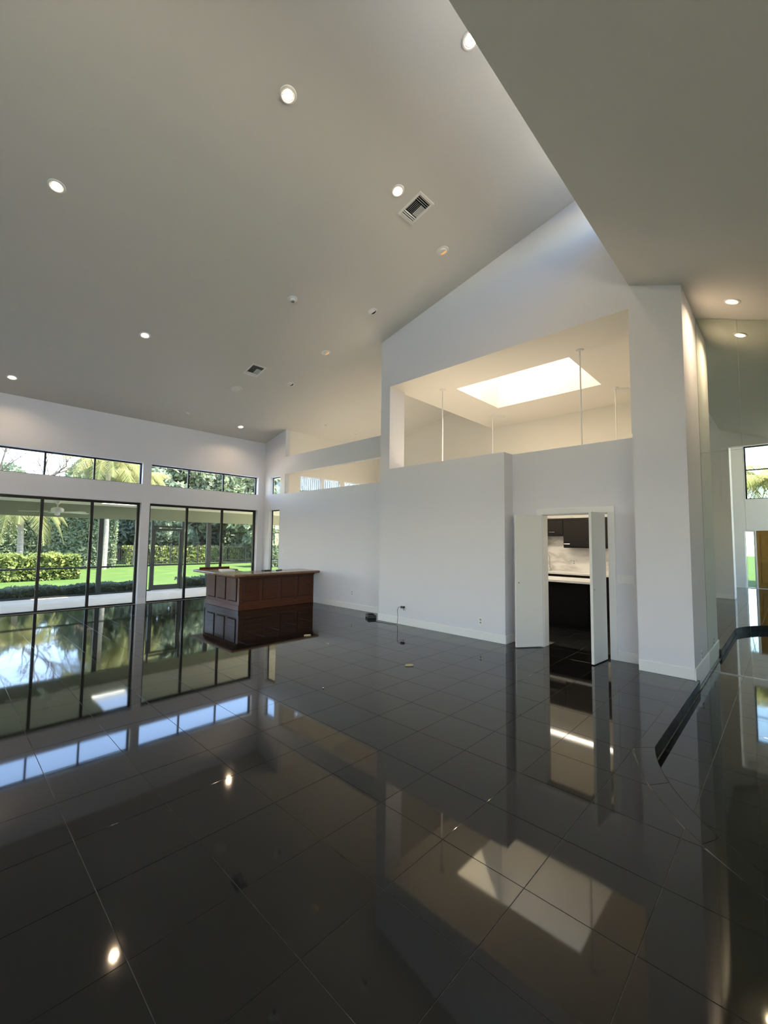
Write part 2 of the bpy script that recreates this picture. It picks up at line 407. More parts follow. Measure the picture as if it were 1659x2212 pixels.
xs = CC[0]+RE_*math.cos(math.pi-ya_e); xj = CC[0]+RJ*math.cos(math.pi-ya_j)
nst = 4
for k in range(nst):
    a, b = xs+(XB-xs)*k/nst, xs+(XB-xs)*(k+1)/nst
    a2 = xj if k == 0 else a
    mb = MB(); mb.add(*tile_mesh([(a,YS),(b,YS),(b,Y0),(a2,Y0)], 0, gap=.0012)); mb.build('border_stone', 'granite', floor_o)
    mb = MB(); mb.box(a+.0008, b-.0008, YS-.003, YS, -DZ+.001, -.002); mb.build('riser', 'granite_honed', floor_o)
mb = MB(); mb.add(*tile_mesh([(CC[0]-RJ,YR),(CC[0]-RE_,YR),(CC[0]-RE_,CC[1]),(CC[0]-RJ,CC[1])], 0)); mb.build('border_stone', 'granite', floor_o)
# sunken foyer floor
lf = MB(); lf.box(CC[0]-RE_-.05, XM+.02, YR, YC, -.30, -DZ-.0022)
lf_o = lf.build('floor_foyer', 'grout', label='sunken black granite floor in front of the mirror', cat='floor', kind='structure')
for i in range(0, 12):
    for j in range(-10, 1):
        xa, xb = 2.42+i*P_T, min(2.42+(i+1)*P_T, XM)
        ya, yb = max(.52+j*P_T, YR), min(.52+(j+1)*P_T, YS-.012)
        if xb-xa < .02 or yb-ya < .02: continue
        if edge_x(max(ya, CC[1]), RE_) > xb: continue
        mb = MB(); mb.add(*tile_mesh([(xa,ya),(xb,ya),(xb,yb),(xa,yb)], -DZ)); mb.build('tile', 'granite', lf_o)
mb = MB(); mb.add(*tile_mesh([(XB-.02,YS),(XM,YS),(XM,YC),(XB-.02,YC)], -DZ)); mb.build('tile', 'granite', lf_o)

# ------------------------------------------------------------------ ceilings
c = MB()
def roof_slab(mb, x0, x1, y0, y1, f, t=.22):
    mb.hexa([(x0,y0,f(y0)),(x1,y0,f(y0)),(x1,y1,f(y1)),(x0,y1,f(y1))], [(x0,y0,f(y0)+t),(x1,y0,f(y0)+t),(x1,y1,f(y1)+t),(x0,y1,f(y1)+t)])
roof_slab(c, XBACK-.2, XB2, .75, 6.0, zroof); roof_slab(c, XBACK-.2, XL2+.1, 6.0, 12.35, zroof)  # first slab runs past the clerestory, an added unseen overhang against the sun
c.build('ceiling', 'ceiling_paint', label='high white ceiling sloping up from the glass doors', cat='ceiling', kind='structure')
c = MB(); roof_slab(c, XL2+.1, XK+.2, 5.93, 11.2, zroof); roof_slab(c, XB2, XL2+.1, 5.93, 6.0, zroof)
c.build('ceiling_neighbour', 'ceiling_paint', label='sloping ceiling seen through the wall openings', cat='ceiling', kind='structure')
c = MB(); roof_slab(c, -1.55, XM+.2, YR-.2, YE, zright, .2)
c.build('ceiling_right', 'ceiling_paint', label='dark sloping ceiling above the mirror', cat='ceiling', kind='structure')
c = MB(); c.box(XBACK-.2, -1.55, YR-.2, YE, 6.0, 6.2)
c.build('ceiling_entry', 'ceiling_paint', label='ceiling of the entry hall', cat='ceiling', kind='structure')
# kitchen ceiling with skylight well
SX0, SX1, SY0, SY1 = 7.27, 8.98, 2.63, 4.90
wl_ = MB()
kx0, kx1, ky0, ky1 = XB, XK+.2, 1.30, 5.93
for (a,b,c1,d1) in ((kx0,SX0,ky0,ky1),(SX1,kx1,ky0,ky1),(SX0,SX1,ky0,SY0),(SX0,SX1,SY1,ky1)):
    a2 = XB2-.005 if a == kx0 else a
    wl_.box(a2, b, c1, d1, ZF, ZF+.12)
wl_.box(XB2, kx1, 5.85, 5.93, ZF+.12, zroof(5.93)+.1)
wl_.box(XB+.001, XB2-.006, 1.476, 5.841, ZF-.004, ZF-.0002)  # cream board under the soffit, its colour stands for warm bounced light
kc = wl_.build('ceiling_kitchen', 'cream_paint', label='flat cream ceiling beyond the large wall opening', cat='ceiling', kind='structure')
sk = thing('window_skylight', 'bright rectangular skylight in the cream ceiling', 'skylight', ((SX0+SX1)/2, (SY0+SY1)/2, ZF), kind='structure')
zt = ZF+1.6
w_ = MB()
for (a,b,c1,d1) in ((SX0-.06,SX0,SY0-.06,SY1+.06),(SX1,SX1+.06,SY0-.06,SY1+.06),(SX0,SX1,SY0-.06,SY0),(SX0,SX1,SY1,SY1+.06)):
    w_.box(a,b,c1,d1,ZF+.1201,zt)
w_.build('shaft', 'cream_paint', sk)
f_ = MB()
for (a,b,c1,d1) in ((SX0-.08,SX0+.03,SY0-.08,SY1+.08),(SX1-.03,SX1+.08,SY0-.08,SY1+.08),(SX0+.03,SX1-.03,SY0-.08,SY0+.03),(SX0+.03,SX1-.03,SY1-.03,SY1+.08)):
    f_.box(a,b,c1,d1,zt+.001,zt+.06)
f_.build('frame', 'trim_paint', sk)
MB().box(SX0-.02, SX1+.02, SY0-.02, SY1+.02, zt+.02, zt+.03).build('pane', 'skylight_glass', sk)

# ------------------------------------------------------------------ walls
big_hole = (1.475, 5.842, 3.052, ZF)
wall('wall_gable', 'x', XB, XB2, YC, 6.09, 0, lambda u: zroof(u) if u >= YE else zright(u)+.1,
     [big_hole, (1.465, 3.31, 0, 3.052)], 'wall_paint', 'tall white gable wall with a large opening under the ceiling peak')
wall('wall_recess', 'x', XR, XB2, 1.465, 3.31, 0, 3.052, [(1.865, 2.815, 0, 2.035)], 'wall_paint', 'recessed white wall around the open double doors')
wall('wall_column', 'x', XB+.002, XM+.05, YC-.0005, 1.464, -DZ-.02, lambda u: zright(u)+.1, [], 'wall_paint', 'white column between the kitchen doors and the mirror')
ZD = 2.465
wall('wall_bar', 'x', XL, XL2, 6.05, YW, 0, lambda u: zroof(u), [(6.06, 10.42, 2.91, 3.475), (6.06, 10.42, 3.965, 9), (10.65, 11.2, 0.02, ZD), (10.65, 11.2, 2.93, 3.44)],
     'wall_paint', 'white wall behind the wooden bar with two long openings')
bays = [(-5.95, -3.0), (-2.8, -.15), (.55, 3.43), (3.62, 6.58)]
bays = [(-5.9, -2.65), (-2.45, .39), (.58, 3.43), (3.62, 6.58)]
holes = []
for a, b in bays: holes += [(a, b, .0, ZD), (a, b, 2.925, 3.455)]
wall('wall_window', 'y', YW, YW2, XBACK, XL2, 0, zroof(YW)+.1, holes, 'wall_paint', 'white wall of glass doors and high windows')
def clh(x0, x1): return (x0, x1, 6.1, 6.52)
cw = [clh(-1.4, .35), clh(.5, 2.25), clh(2.4, 4.15), clh(4.3, 6.1)]
wall('wall_clerestory', 'y', YE-.14, YE-.001, -1.55, XB2, zright(YE)+.02, zroof(YE), cw, 'wall_paint', 'clerestory wall above the right ceiling')
wall('wall_back', 'x', XBACK-.2, XBACK, YR-.2, YW2, -.02, lambda u: (zroof(u) if u > YE else 6.05), [(4.4, 6.6, .4, 2.2), (-.2, .95, .01, 2.12), (.99, 1.28, .01, 2.12), (-1.4, 1.2, 3.3, 5.3), (1.95, 2.75, 3.3, 5.3)],
     'wall_paint', 'entry wall reflected in the mirror with a tall window and wooden door', extra=(YE, YE+.0001))
wall('wall_right', 'y', YR-.2, YR, XBACK, XM+.2, -.3, 6.05, [(-5, -2.2, .4, 5.2), (-1.3, 1.75, .35, 2.6)], 'wall_paint', 'side wall of the foyer outside the view')
wall('wall_mirror', 'x', XM+.012, XM+.2, YR, YC, -.3, lambda u: zright(u)+.1, [], 'wall_paint', 'wall behind the mirror panels')
wall('wall_entry_header', 'x', -1.75, -1.551, YR, YE, 2.9, 6.0, [(YR+.001, YE-.001, 2.9, 4.5)], 'wall_paint', 'header wall above the end of the right ceiling')
# pier reflected in the mirror
wall('wall_pier', 'x', -2.15, -1.56, 1.27, 1.71, 0, lambda u: zroof(1.9), [], 'wall_paint', 'white pier reflected in the mirror', 'pier')
# kitchen shell
wall('wall_kitchen', 'x', XK, XK+.2, 1.3, YN, 0, lambda u: zroof(u) if u > 5.93 else ZF+.1, [(7.6, 9.4, .3, 2.2)], 'cream_paint', 'cream back wall of the kitchen', extra=(5.93, 5.9301))
wall('wall_kitchen_side', 'y', 1.30, 1.44, XM+.06, XK, 0, ZF+.1, [], 'cream_paint', 'side wall of the kitchen')
wall('wall_neighbour', 'y', YN, YN+.15, XL2, XK+.2, 0, zroof(YN)+.05, [(7.33, 8.15, 2.93, 3.49), (8.215, 8.875, 2.93, 3.49), (9.04, 9.92, 2.93, 3.49), (7.33, 9.92, .02, 2.4)], 'cream_paint', 'outer wall of the neighbouring room with small blinds')
MB().box(XB, XK, 1.3, YN, -.3, -.0042).build('floor_kitchen', 'grout_dark', label='dark slate floor seen through the kitchen doors', cat='floor', kind='structure')
fk = bpy.data.objects['floor_kitchen']
rest = MB(); bounce_floor = MB()
for i in range(0, 9):
    for j in range(0, 20):
        xa = XR+i*P_T; ya = 1.44+j*P_T-(.23 if i % 2 else 0)
        xb, yb = min(xa+P_T, XK), min(ya+P_T, YN); ya = max(ya, 1.44)
        if xa >= XK or yb-ya < .03: continue
        if i == 0 and not (1.9 < (ya+yb)/2 < 2.83): 
            continue
        md = tile_mesh([(xa,ya),(xb,ya),(xb,yb),(xa,yb)], -.001)
        if ya > 5.9: bounce_floor.add(*md)
        elif xa < 8.3 and 1.6 < ya < 4.2: MB().add(*md).build('tile', 'slate', fk)
        else: rest.add(*md)
rest.build('tile_field', 'slate', fk, kind='stuff'); bounce_floor.build('bounce_tile_field', 'travertine', fk, kind='stuff')  # unseen pale tiles added to bounce daylight onto the neighbouring ceiling

# baseboards
def base(name, poly_list, label):
    mb = MB()
    for (x0,x1,y0,y1,z0,z1) in poly_list: mb.box(x0,x1,y0,y1,z0,z1)
    return mb.build(name, 'trim_paint', bevel=.006, label=label, cat='baseboard', kind='structure')
BH, BT = .135, .016
base('baseboard_bar', [(XB-BT, XB, 3.31-BT, 6.09+BT, 0, BH)], 'white baseboard along the bar wall beside the black box')
base('baseboard_bar_left', [(XL-BT, XL, 6.09, 8.96, 0, BH)], 'white baseboard right of the wooden bar')
base('baseboard_recess', [(XB, XR-.0005, 3.31-BT, 3.31, 0, BH)], 'short white baseboard at the wall corner by the left door leaf')
base('baseboard_recess_right', [(XR-BT, XR, 1.465, 1.78, 0, BH)], 'white baseboard under the four-gang switch plate')
base('baseboard_column', [(XB-BT, XB+.002, YC, 1.465, 0, BH)], 'white baseboard on the front of the column')
base('baseboard_column_side', [(XB-BT, XM, YC-BT, YC, -DZ, BH)], 'white baseboard on the side of the column beside the mirror')
base('baseboard_pier', [(-1.56, -1.56+BT, 1.27, 1.71, 0, BH)], 'white baseboard on the pier reflected in the mirror')
base('baseboard_window', [(3.43, 3.62, YW-BT, YW, 0, BH)], 'white baseboard on the pier between the glass doors')
base('baseboard_window_corner', [(6.58, XL, YW-BT, YW, 0, BH)], 'white baseboard in the corner behind the bar')
base('baseboard_back', [(XBACK, XBACK+BT, 1.3, YW, 0, BH)], 'white baseboard of the entry wall')
# door casing
t = MB(); y0, y1, zt_ = 1.865, 2.815, 2.035
t.box(XR-.018, XR, y0-.085, y1+.085, zt_, zt_+.085)
t.box(XR-.018, XR, y0-.085, y0, 0, zt_); t.box(XR-.018, XR, y1, y1+.085, 0, zt_)
t.box(XR, XB2, y0, y0+.012, 0, zt_-.012); t.box(XR, XB2, y1-.012, y1, 0, zt_-.012); t.box(XR, XB2, y0, y1, zt_-.012, zt_)
t.build('trim_1', 'trim_paint', bevel=.004, label='white casing around the kitchen double doors', cat='trim', kind='structure')

# ------------------------------------------------------------------ glazing
def glazed(name, label, axis, plane, u0, u1, z0, z1, mull, fw=.055, dep=.06, mat='bronze', glass='glass', cat='window', tr=None, kind='structure'):
    """frame centred on plane; mull: list of u of vertical bars; tr: horizontal bars"""
    loc = (plane, (u0+u1)/2, z0) if axis == 'x' else ((u0+u1)/2, plane, z0)
    t = thing(name, label, cat, loc, kind=kind)
    def bx(mb, ua, ub, za, zb, d=dep):
        return mb.box(plane-d/2, plane+d/2, ua, ub, za, zb) if axis == 'x' else mb.box(ua, ub, plane-d/2, plane+d/2, za, zb)
    f = MB(); bx(f,u0,u0+fw,z0,z1); bx(f,u1-fw,u1,z0,z1); bx(f,u0+fw,u1-fw,z1-fw,z1); bx(f,u0+fw,u1-fw,z0,z0+fw*.6)
    f.build('frame', mat, t)
    us = [u0+fw]+[m for m in mull]+[u1-fw]
    for m in mull: bx(MB(), m-fw*.5, m+fw*.5, z0+fw*.6, z1-fw, dep*.9).build('mullion', mat, t)
    zs = [z0+fw*.6]+list(tr or [])+[z1-fw]
    for zz in (tr or []):
        for a, b in zip(us[:-1], us[1:]):
            bx(MB(), a+(fw*.5 if a in mull else 0), b-(fw*.5 if b in mull else 0), zz-fw*.4, zz+fw*.4, dep*.8).build('transom', mat, t)
    for a, b in zip(us[:-1], us[1:]):
        a2 = a+(fw*.5 if a in mull else 0); b2 = b-(fw*.5 if b in mull else 0)
        for za, zb in zip(zs[:-1], zs[1:]):
            bx(MB(), a2+.002, b2-.002, za+.002, zb-.002, .008).build('pane', glass, t)
    return t
YG = YW+.15
d1 = glazed('door_1', 'bronze sliding glass door left of the pier', 'y', YG, .58, 3.43, 0.0, ZD, [1.53, 2.44], cat='door')
d2 = glazed('door_2', 'bronze sliding glass door behind the wooden bar', 'y', YG, 3.62, 6.58, 0.0, ZD, [4.58, 5.55], cat='door')
for a, b, n in ((-5.9, -2.65, 5), (-2.45, .39, 6)):
    glazed('door_%d' % n, '%s sliding glass door along the window wall left of the view' % ('second' if n == 5 else 'first'), 'y', YG, a, b, 0.0, ZD, [a+(b-a)/3, a+2*(b-a)/3], cat='door')
    glazed('window_%d' % n, '%s high window along the window wall left of the view' % ('second' if n == 5 else 'first'), 'y', YG, a, b, 2.925, 3.455, [a+(b-a)/3, a+2*(b-a)/3], fw=.035)
glazed('window_1', 'high three-pane window showing palm fronds', 'y', YG, .58, 3.43, 2.925, 3.455, [1.53, 2.44], fw=.035)
glazed('window_2', 'high three-pane window full of leafy tree', 'y', YG, 3.62, 6.58, 2.925, 3.455, [4.58, 5.55], fw=.035)
glazed('window_3', 'small high window in the corner of the bar wall', 'x', XL2-.03, 10.65, 11.2, 2.93, 3.44, [], fw=.022, dep=.016)
glazed('door_7', 'narrow glazed door in the corner of the bar wall', 'x', XL2-.03, 10.65, 11.2, 0.02, ZD, [], fw=.028, dep=.016, cat='door', tr=[1.02])
# handle on the sliding door
hb = MB(); hb.tube([(3.70,YG-.035,.92),(3.70,YG-.075,.95),(3.70,YG-.075,1.22),(3.70,YG-.035,1.25)], .011); hb.build('handle', 'black_plastic', d2)
for k, (a, b, z0_, z1_) in enumerate(cw):
    glazed('window_%d' % (10+k), '%s clerestory window from the gable wall, above the right ceiling' % ('fourth','third','second','first')[k], 'y', YE-.09, a, b, z0_, z1_, [(a+b)/2], fw=.03, mat='trim_paint', dep=.05)
glazed('window_20', 'tall window over the entry door reflected in the mirror', 'x', XBACK-.1, -1.4, 1.2, 3.3, 5.3, [-.1], fw=.05, tr=[4.40])
glazed('window_21', 'narrow tall window of the entry wall', 'x', XBACK-.1, 1.95, 2.75, 3.3, 5.3, [], fw=.05, tr=[4.40])
glazed('window_22', 'glass sidelight beside the wooden entry door', 'x', XBACK-.1, .99, 1.28, .01, 2.12, [], fw=.035, mat='trim_paint')
glazed('window_23', 'made-up foyer window outside the view, added for daylight', 'y', YR-.1, -5, -2.2, .4, 5.2, [-3.6], fw=.05, tr=[2.4])  # invented side window, lets extra daylight into the foyer
glazed('window_26', 'made-up wide window behind the viewer, added to light the walls', 'x', XBACK-.1, 4.4, 6.6, .4, 2.2, [5.5], fw=.05)  # invented opening behind the camera, brightens the walls facing it
glazed('window_24', 'made-up unseen foyer window, added to light the right ceiling', 'y', YR-.1, -1.3, 1.75, .35, 2.6, [.2], fw=.05)  # invented window out of view, sends light up to the right ceiling
ed = thing('door_8', 'brown wooden entry door reflected in the mirror', 'door', (XBACK-.1, .375, .01), kind='structure')
MB().box(XBACK-.13, XBACK-.07, -.2, .95, .012, 2.118).build('door_panel', 'door_wood', ed)
for (a,b,z0_,z1_) in ((-.1,.3,.2,.95),(.42,.84,.2,.95),(-.1,.3,1.1,1.98),(.42,.84,1.1,1.98)):
    MB().box(XBACK-.07, XBACK-.055, a, b, z0_, z1_).build('raised_panel', 'door_wood', ed, bevel=.008)
for k, (a, b) in enumerate(((7.33, 8.15), (8.215, 8.875), (9.04, 9.92))):
    w = glazed('window_%d' % (30+k), 'small window with pale vertical blinds, %s from the corner' % ('first','second','third')[k], 'y', YN+.1, a, b, 2.93, 3.49, [], fw=.025, mat='trim_paint')
    ns = int((b-a)/.075)
    for q in range(ns):
        xx = a+.03+(b-a-.06)*(q+.5)/ns; an = .22
        MB().ext([(xx-.032*math.cos(an), 0), (xx+.032*math.cos(an), 0)], 'y', 0, 0) if 0 else None
        dx, dy = .034*math.cos(an), .034*math.sin(an)
        MB().prism([(xx-dx, YN+.045-dy), (xx+dx, YN+.045+dy), (xx+dx-.001, YN+.0475+dy), (xx-dx-.001, YN+.0475-dy)], 3.08 if k == 0 else 2.95, 3.475).build('blind_slat', 'blind', w)

glazed('window_28', 'made-up window of the neighbouring room, added to let sun in', 'x', XK+.1, 7.6, 9.4, .3, 2.2, [8.5], fw=.05)  # invented below the sightline so sun reaches the neighbouring floor
glazed('door_9', 'made-up unseen glass door, added for daylight in the neighbouring room', 'y', YN+.1, 7.33, 9.92, .02, 2.4, [8.2, 9.05], cat='door')  # hidden glazing added only to bring daylight into this room
# kitchen double doors
def leaf(name, hinge, ang, label, w=.455):
    """leaf in local coords: x along the leaf from the hinge"""
    o = thing(name, label, 'door', (*hinge, 0), (0, 0, ang), kind='structure')
    MB().box(.012, w, -.018, .018, .012, 2.02).build('door_slab', 'door_paint', o, bevel=.003, local=True)
    for z in (.22, 1.02, 1.80):
        MB().box(-.012, .05, -.021, -.0175, z-.05, z+.05).build('hinge', 'trim_paint', o, local=True)
    MB().lathe([(.006,-.0195),(.012,-.0195),(.012,.0195),(.006,.0195)], 12).build('latch_hole', 'plastic_grey', o, loc=(w-.05, 0, .98), rot=(math.pi/2, 0, 0), local=True)
    return o
leaf('door_3', (XR+.0, 2.822), math.atan2(3.10-2.82, 6.15-6.53), 'white left leaf of the kitchen double doors, swung wide open')
leaf('door_4', (6.475, 1.905), math.atan2(1.945-1.905, 6.02-6.475), 'white right leaf of the kitchen double doors, standing straight out')

# ------------------------------------------------------------------ mirror wall
mw = thing('mirror_wall', 'wall of tall mirror panels right of the white column', 'mirror', (XM, -1, -DZ))
ys = [YC-.003, .43, -.48, -1.39, -2.30, -3.2, YR+.01]
for a, b in zip(ys[1:], ys[:-1]):
    for lo, hi in ((False, True),):
        MB().box(XM, XM+.006, a+.001, b-.001, -DZ+.012, 2.868).build('mirror_panel', 'mirror', mw)
        mb = MB(); mb.ext([(a+.001,2.871),(b-.001,2.871),(b-.001,zright(b)-.004),(a+.001,zright(a)-.004)], 'x', XM, XM+.006); mb.build('mirror_panel', 'mirror', mw)
MB().box(XM-.004, XM+.010, YR+.01, YC-.018, -DZ, -DZ+.012).build('bottom_channel', 'metal_bright', mw)

# ------------------------------------------------------------------ ceiling fixtures
def on_left(x, y): return (x, y, zroof(y)), (AL, 0, 0)
def on_right(x, y): return (x, y, zright(y)), (AR, 0, 0)
def can_light(loc, rot, label, on=True, group='recessed ceiling lights'):
    t = thing('recessed_light', label, 'ceiling light', loc, rot, group)
    MB().lathe([(.062,-.001),(.066,-.010),(.085,-.010),(.092,-.002),(.092,-.0005)], 28, cap=False).build('trim_ring', 'plastic_white', t, local=True, smooth=True)
    MB().lathe([(.0,-.0015),(.063,-.0015)], 28, cap=False).build('reflector', 'metal_bright', t, local=True)
    MB().lathe([(.0,-.016),(.034,-.015),(.050,-.009),(.055,-.002)], 20, cap=False).build('bulb', 'bulb_on', t, local=True, smooth=True)
    ld = bpy.data.lights.new('lamp', 'AREA'); ld.shape = 'DISK'; ld.size = .09; ld.energy = CAN_W; ld.color = (1.0, .74, .48); ld.spread = math.radians(150)
    lo = bpy.data.objects.new('lamp', ld); COL.objects.link(lo); lo.parent = t; lo.location = (0,0,-.018)
    return t
cans = [((3.438,2.155),'lit recessed light at the edge of the dark right ceiling'), ((2.309,3.686),'lit recessed light high in the middle of the sloping ceiling'),
        ((.746,6.14),'lit recessed light at the far left of the sloping ceiling'), ((4.03,3.666),'lit recessed light beside the large air vent'),
        ((2.39,8.305),'lit recessed light alone in the lower left of the sloping ceiling'), ((.834,10.816),'lit recessed light above the left glass doors'),
        ((5.596,10.833),'lit recessed light above the glass doors behind the bar')]
for (x, y), lb in cans: can_light(*on_left(x, y), lb)
can_light(*on_right(6.74, .43), 'lit recessed light in the right ceiling in front of the mirror')
def eyeball(x, y, label, lit):
    loc, rot = on_left(x, y)
    t = thing('eyeball_light', label, 'ceiling light', loc, rot, 'eyeball lights aimed at the gable wall')
    MB().lathe([(.070,-.001),(.074,-.008),(.092,-.008),(.098,-.0005)], 28, cap=False).build('trim_ring', 'plastic_white', t, local=True, smooth=True)
    MB().lathe([(0,-.0012),(.072,-.0012)], 28, cap=False).build('recess', 'ember' if lit else 'black_void', t, local=True)
    # eyeball: tilted cap that covers all but a crescent on the side of the gable wall
    mb = MB(); n = 20
    cut = math.radians(74)
    ang0 = math.radians(8)
    pts = [(.071*math.cos(a), .071*math.sin(a)) for a in np.linspace(ang0+cut, ang0+2*math.pi-cut, n)]
    mb.add([(x_, y_, -.002) for x_, y_ in pts]+[(x_*.75, y_*.75, -.020) for x_, y_ in pts], [(i, i+1, n+i+1, n+i) for i in range(n-1)]+[(n-1,0,n,2*n-1), tuple(range(n, 2*n))])
    mb.build('eyeball', 'plastic_white', t, local=True)
eyeball(5.359, 3.886, 'eyeball ceiling light with a thin glowing crescent, nearest the ridge', True)
eyeball(5.403, 5.531, 'unlit eyeball ceiling light with black gap below the smoke detector row', False)
eyeball(5.468, 6.982, 'eyeball ceiling light with a small glowing gap near the corner of the gable wall', True)
eyeball(5.526, 8.373, 'unlit eyeball ceiling light with black gap beside the small air vent', False)
loc, rot = on_left(4.023, 6.095)
t = thing('smoke_detector', 'small white round smoke detector on the sloping ceiling', 'smoke detector', loc, rot)
MB().lathe([(.0,-.012),(.075,-.010),(.085,-.004),(.085,0)], 24, cap=False).build('base_plate', 'plastic_white', t, local=True, smooth=True)
MB().lathe([(.048,-.011),(.048,-.052),(.042,-.058),(.032,-.058)], 24, cap=False).build('housing', 'plastic_white', t, local=True)
MB().lathe([(.0,-.052),(.034,-.052)], 24, cap=False).build('grille', 'plastic_grey', t, local=True)
loc, rot = on_left(4.59, 9.146)
t = thing('ceiling_speaker', 'round white ceiling speaker below the small air vent', 'speaker', loc, rot)
MB().lathe([(.095,-.006),(.105,-.014),(.13,-.012),(.135,0)], 32, cap=False).build('rim', 'plastic_white', t, local=True, smooth=True)
MB().lathe([(.0,-.010),(.06,-.009),(.097,-.006)], 32, cap=False).build('grille', 'cream_paint', t, local=True, smooth=True)
for (x, y), lb in (((4.118,10.74),'tiny white disc fixture on the ceiling above the glass doors'), ((7.647,9.673),'small white disc on the ceiling beyond the upper opening, left one'), ((8.864,9.704),'small white disc on the ceiling beyond the upper opening, right one')):
    loc, rot = on_left(x, y)
    t = thing('ceiling_disc', lb, 'ceiling fixture', loc, rot, 'small white ceiling discs')
    MB().lathe([(0,-.030),(.03,-.028),(.035,-.012),(.060,-.008),(.065,0)], 20, cap=False).build('cover', 'plastic_white', t, local=True, smooth=True)
    MB().lathe([(0,-.034),(.012,-.034),(.014,-.029)], 12, cap=False).build('nozzle', 'plastic_grey', t, local=True)
def vent(x, y, lx, ly, label):
    loc, rot = on_left(x, y)
    t = thing('air_vent', label, 'air vent', loc, rot, 'ceiling air vents')
    hx, hy = lx/2, ly/2; f = .035
    MB().box(-hx, hx, -hy, hy, -.004, -.001).build('backing', 'black_void', t, local=True)
    fr = MB()
    for a,b,c1,d1 in ((-hx-f,-hx,-hy-f,hy+f),(hx,hx+f,-hy-f,hy+f),(-hx,hx,-hy-f,-hy),(-hx,hx,hy,hy+f)): fr.box(a,b,c1,d1,-.010,0)
    fr.build('frame', 'plastic_white', t, local=True)
    ca, sa = math.cos(.75), math.sin(.75)
    def slat_y(xc, y0, y1, s):   # slat running along y
        w = .011
        MB().add([(xc-w*ca,y0,-.006-s*w*sa),(xc+w*ca,y0,-.006+s*w*sa),(xc+w*ca,y1,-.006+s*w*sa),(xc-w*ca,y1,-.006-s*w*sa),
                  (xc-w*ca,y0,-.008-s*w*sa),(xc+w*ca,y0,-.008+s*w*sa),(xc+w*ca,y1,-.008+s*w*sa),(xc-w*ca,y1,-.008-s*w*sa)],
                 [(0,3,2,1),(4,5,6,7),(0,1,5,4),(1,2,6,5),(2,3,7,6),(3,0,4,7)]).build('slat', 'plastic_white', t, local=True)
    def slat_x(yc, x0, x1, s):
        w = .011
        MB().add([(x0,yc-w*ca,-.006-s*w*sa),(x1,yc-w*ca,-.006-s*w*sa),(x1,yc+w*ca,-.006+s*w*sa),(x0,yc+w*ca,-.006+s*w*sa),
                  (x0,yc-w*ca,-.008-s*w*sa),(x1,yc-w*ca,-.008-s*w*sa),(x1,yc+w*ca,-.008+s*w*sa),(x0,yc+w*ca,-.008+s*w*sa)],
                 [(0,3,2,1),(4,5,6,7),(0,1,5,4),(1,2,6,5),(2,3,7,6),(3,0,4,7)]).build('slat', 'plastic_white', t, local=True)
    e = ly*.24
    for k in range(3):
        slat_x(-hy+e*(k+.5)/3, -hx+.004, hx-.004, 1); slat_x(hy-e*(k+.5)/3, -hx+.004, hx-.004, -1)
    n = max(4, int(lx/.026))
    for k in range(n): slat_y(-hx+lx*(k+.5)/n, -hy+e+.006, hy-e-.006, 1 if k < n/2 else -1)
vent(4.43, 3.68, .235, .35, 'large slatted air vent beside a lit recessed light')
vent(4.56, 8.29, .26, .36, 'small slatted air vent lower on the sloping ceiling above the speaker')
t = thing('flat_light', 'flat oval light on the cream kitchen ceiling by the right rod', 'ceiling light', (9.58, 2.40, ZF))
MB().lathe([(0,-.03),(.08,-.028),(.11,-.015),(.12,0)], 24, cap=False).build('diffuser', 'plastic_white', t, local=True, smooth=True)
MB().lathe([(.118,-.012),(.13,-.010),(.13,0)], 24, cap=False).build('rim', 'trim_paint', t, local=True)
t = thing('flat_light', 'flat oval light on the cream kitchen ceiling below the skylight corner', 'ceiling light', (9.64, 5.2, ZF))
MB().lathe([(0,-.03),(.08,-.028),(.11,-.015),(.12,0)], 24, cap=False).build('diffuser', 'plastic_white', t, local=True, smooth=True)
MB().lathe([(.118,-.012),(.13,-.010),(.13,0)], 24, cap=False).build('rim', 'trim_paint', t, local=True)

# suspended light frame in the kitchen, hung from four rods
ZH = 2.48
t = thing('suspended_light_frame', 'white rods hanging from the cream ceiling around the skylight', 'pendant light', (8.2, 3.8, ZH))
for (x, y) in ((7.11,5.15),(7.12,2.40),(9.34,5.25),(9.36,2.48)):
    MB().tube([(x,y,ZH+.09),(x,y,ZF-.01)], .012, 10).build('rod', 'plastic_white', t)
    MB().lathe([(.0,-.022),(.035,-.020),(.060,-.010),(.065,0)], 20, (x,y,ZF-.0005), cap=False).build('canopy', 'plastic_white', t, smooth=True)
fr = MB()
for a,b,c1,d1 in ((7.02,7.2,2.3,5.34),(9.26,9.44,2.3,5.34),(7.2,9.26,2.3,2.5),(7.2,9.26,5.14,5.34)): fr.box(a,b,c1,d1,ZH,ZH+.09)
fr.build('housing', 'plastic_white', t)
for a,b in ((7.06,7.16),(9.30,9.40)):
    MB().box(a,b,2.4,5.24,ZH-.03,ZH-.0005).build('diffuser', 'tube_on', t)
for a,b in ((7.06,7.16),(9.30,9.40)):
    MB().box(a,b,2.55,5.09,ZH+.0905,ZH+.10).build('uplight', 'ember', t)
ul = bpy.data.lights.new('uplight_lamp', 'AREA'); ul.shape = 'RECTANGLE'; ul.size = .1; ul.size_y = 2.5; ul.energy = 9; ul.color = (1, .80, .62)
for xx in (7.11, 9.35):
    ko = bpy.data.objects.new('lamp', ul); COL.objects.link(ko); ko.parent = t; ko.location = (xx-8.2, 0, .115); ko.rotation_euler = (math.pi, 0, 0)
kl = bpy.data.lights.new('kitchen_lamp', 'AREA'); kl.shape = 'RECTANGLE'; kl.size = .1; kl.size_y = 2.8; kl.energy = 20; kl.color = (1, .86, .66)
kl2 = kl.copy(); kl2.energy = 4
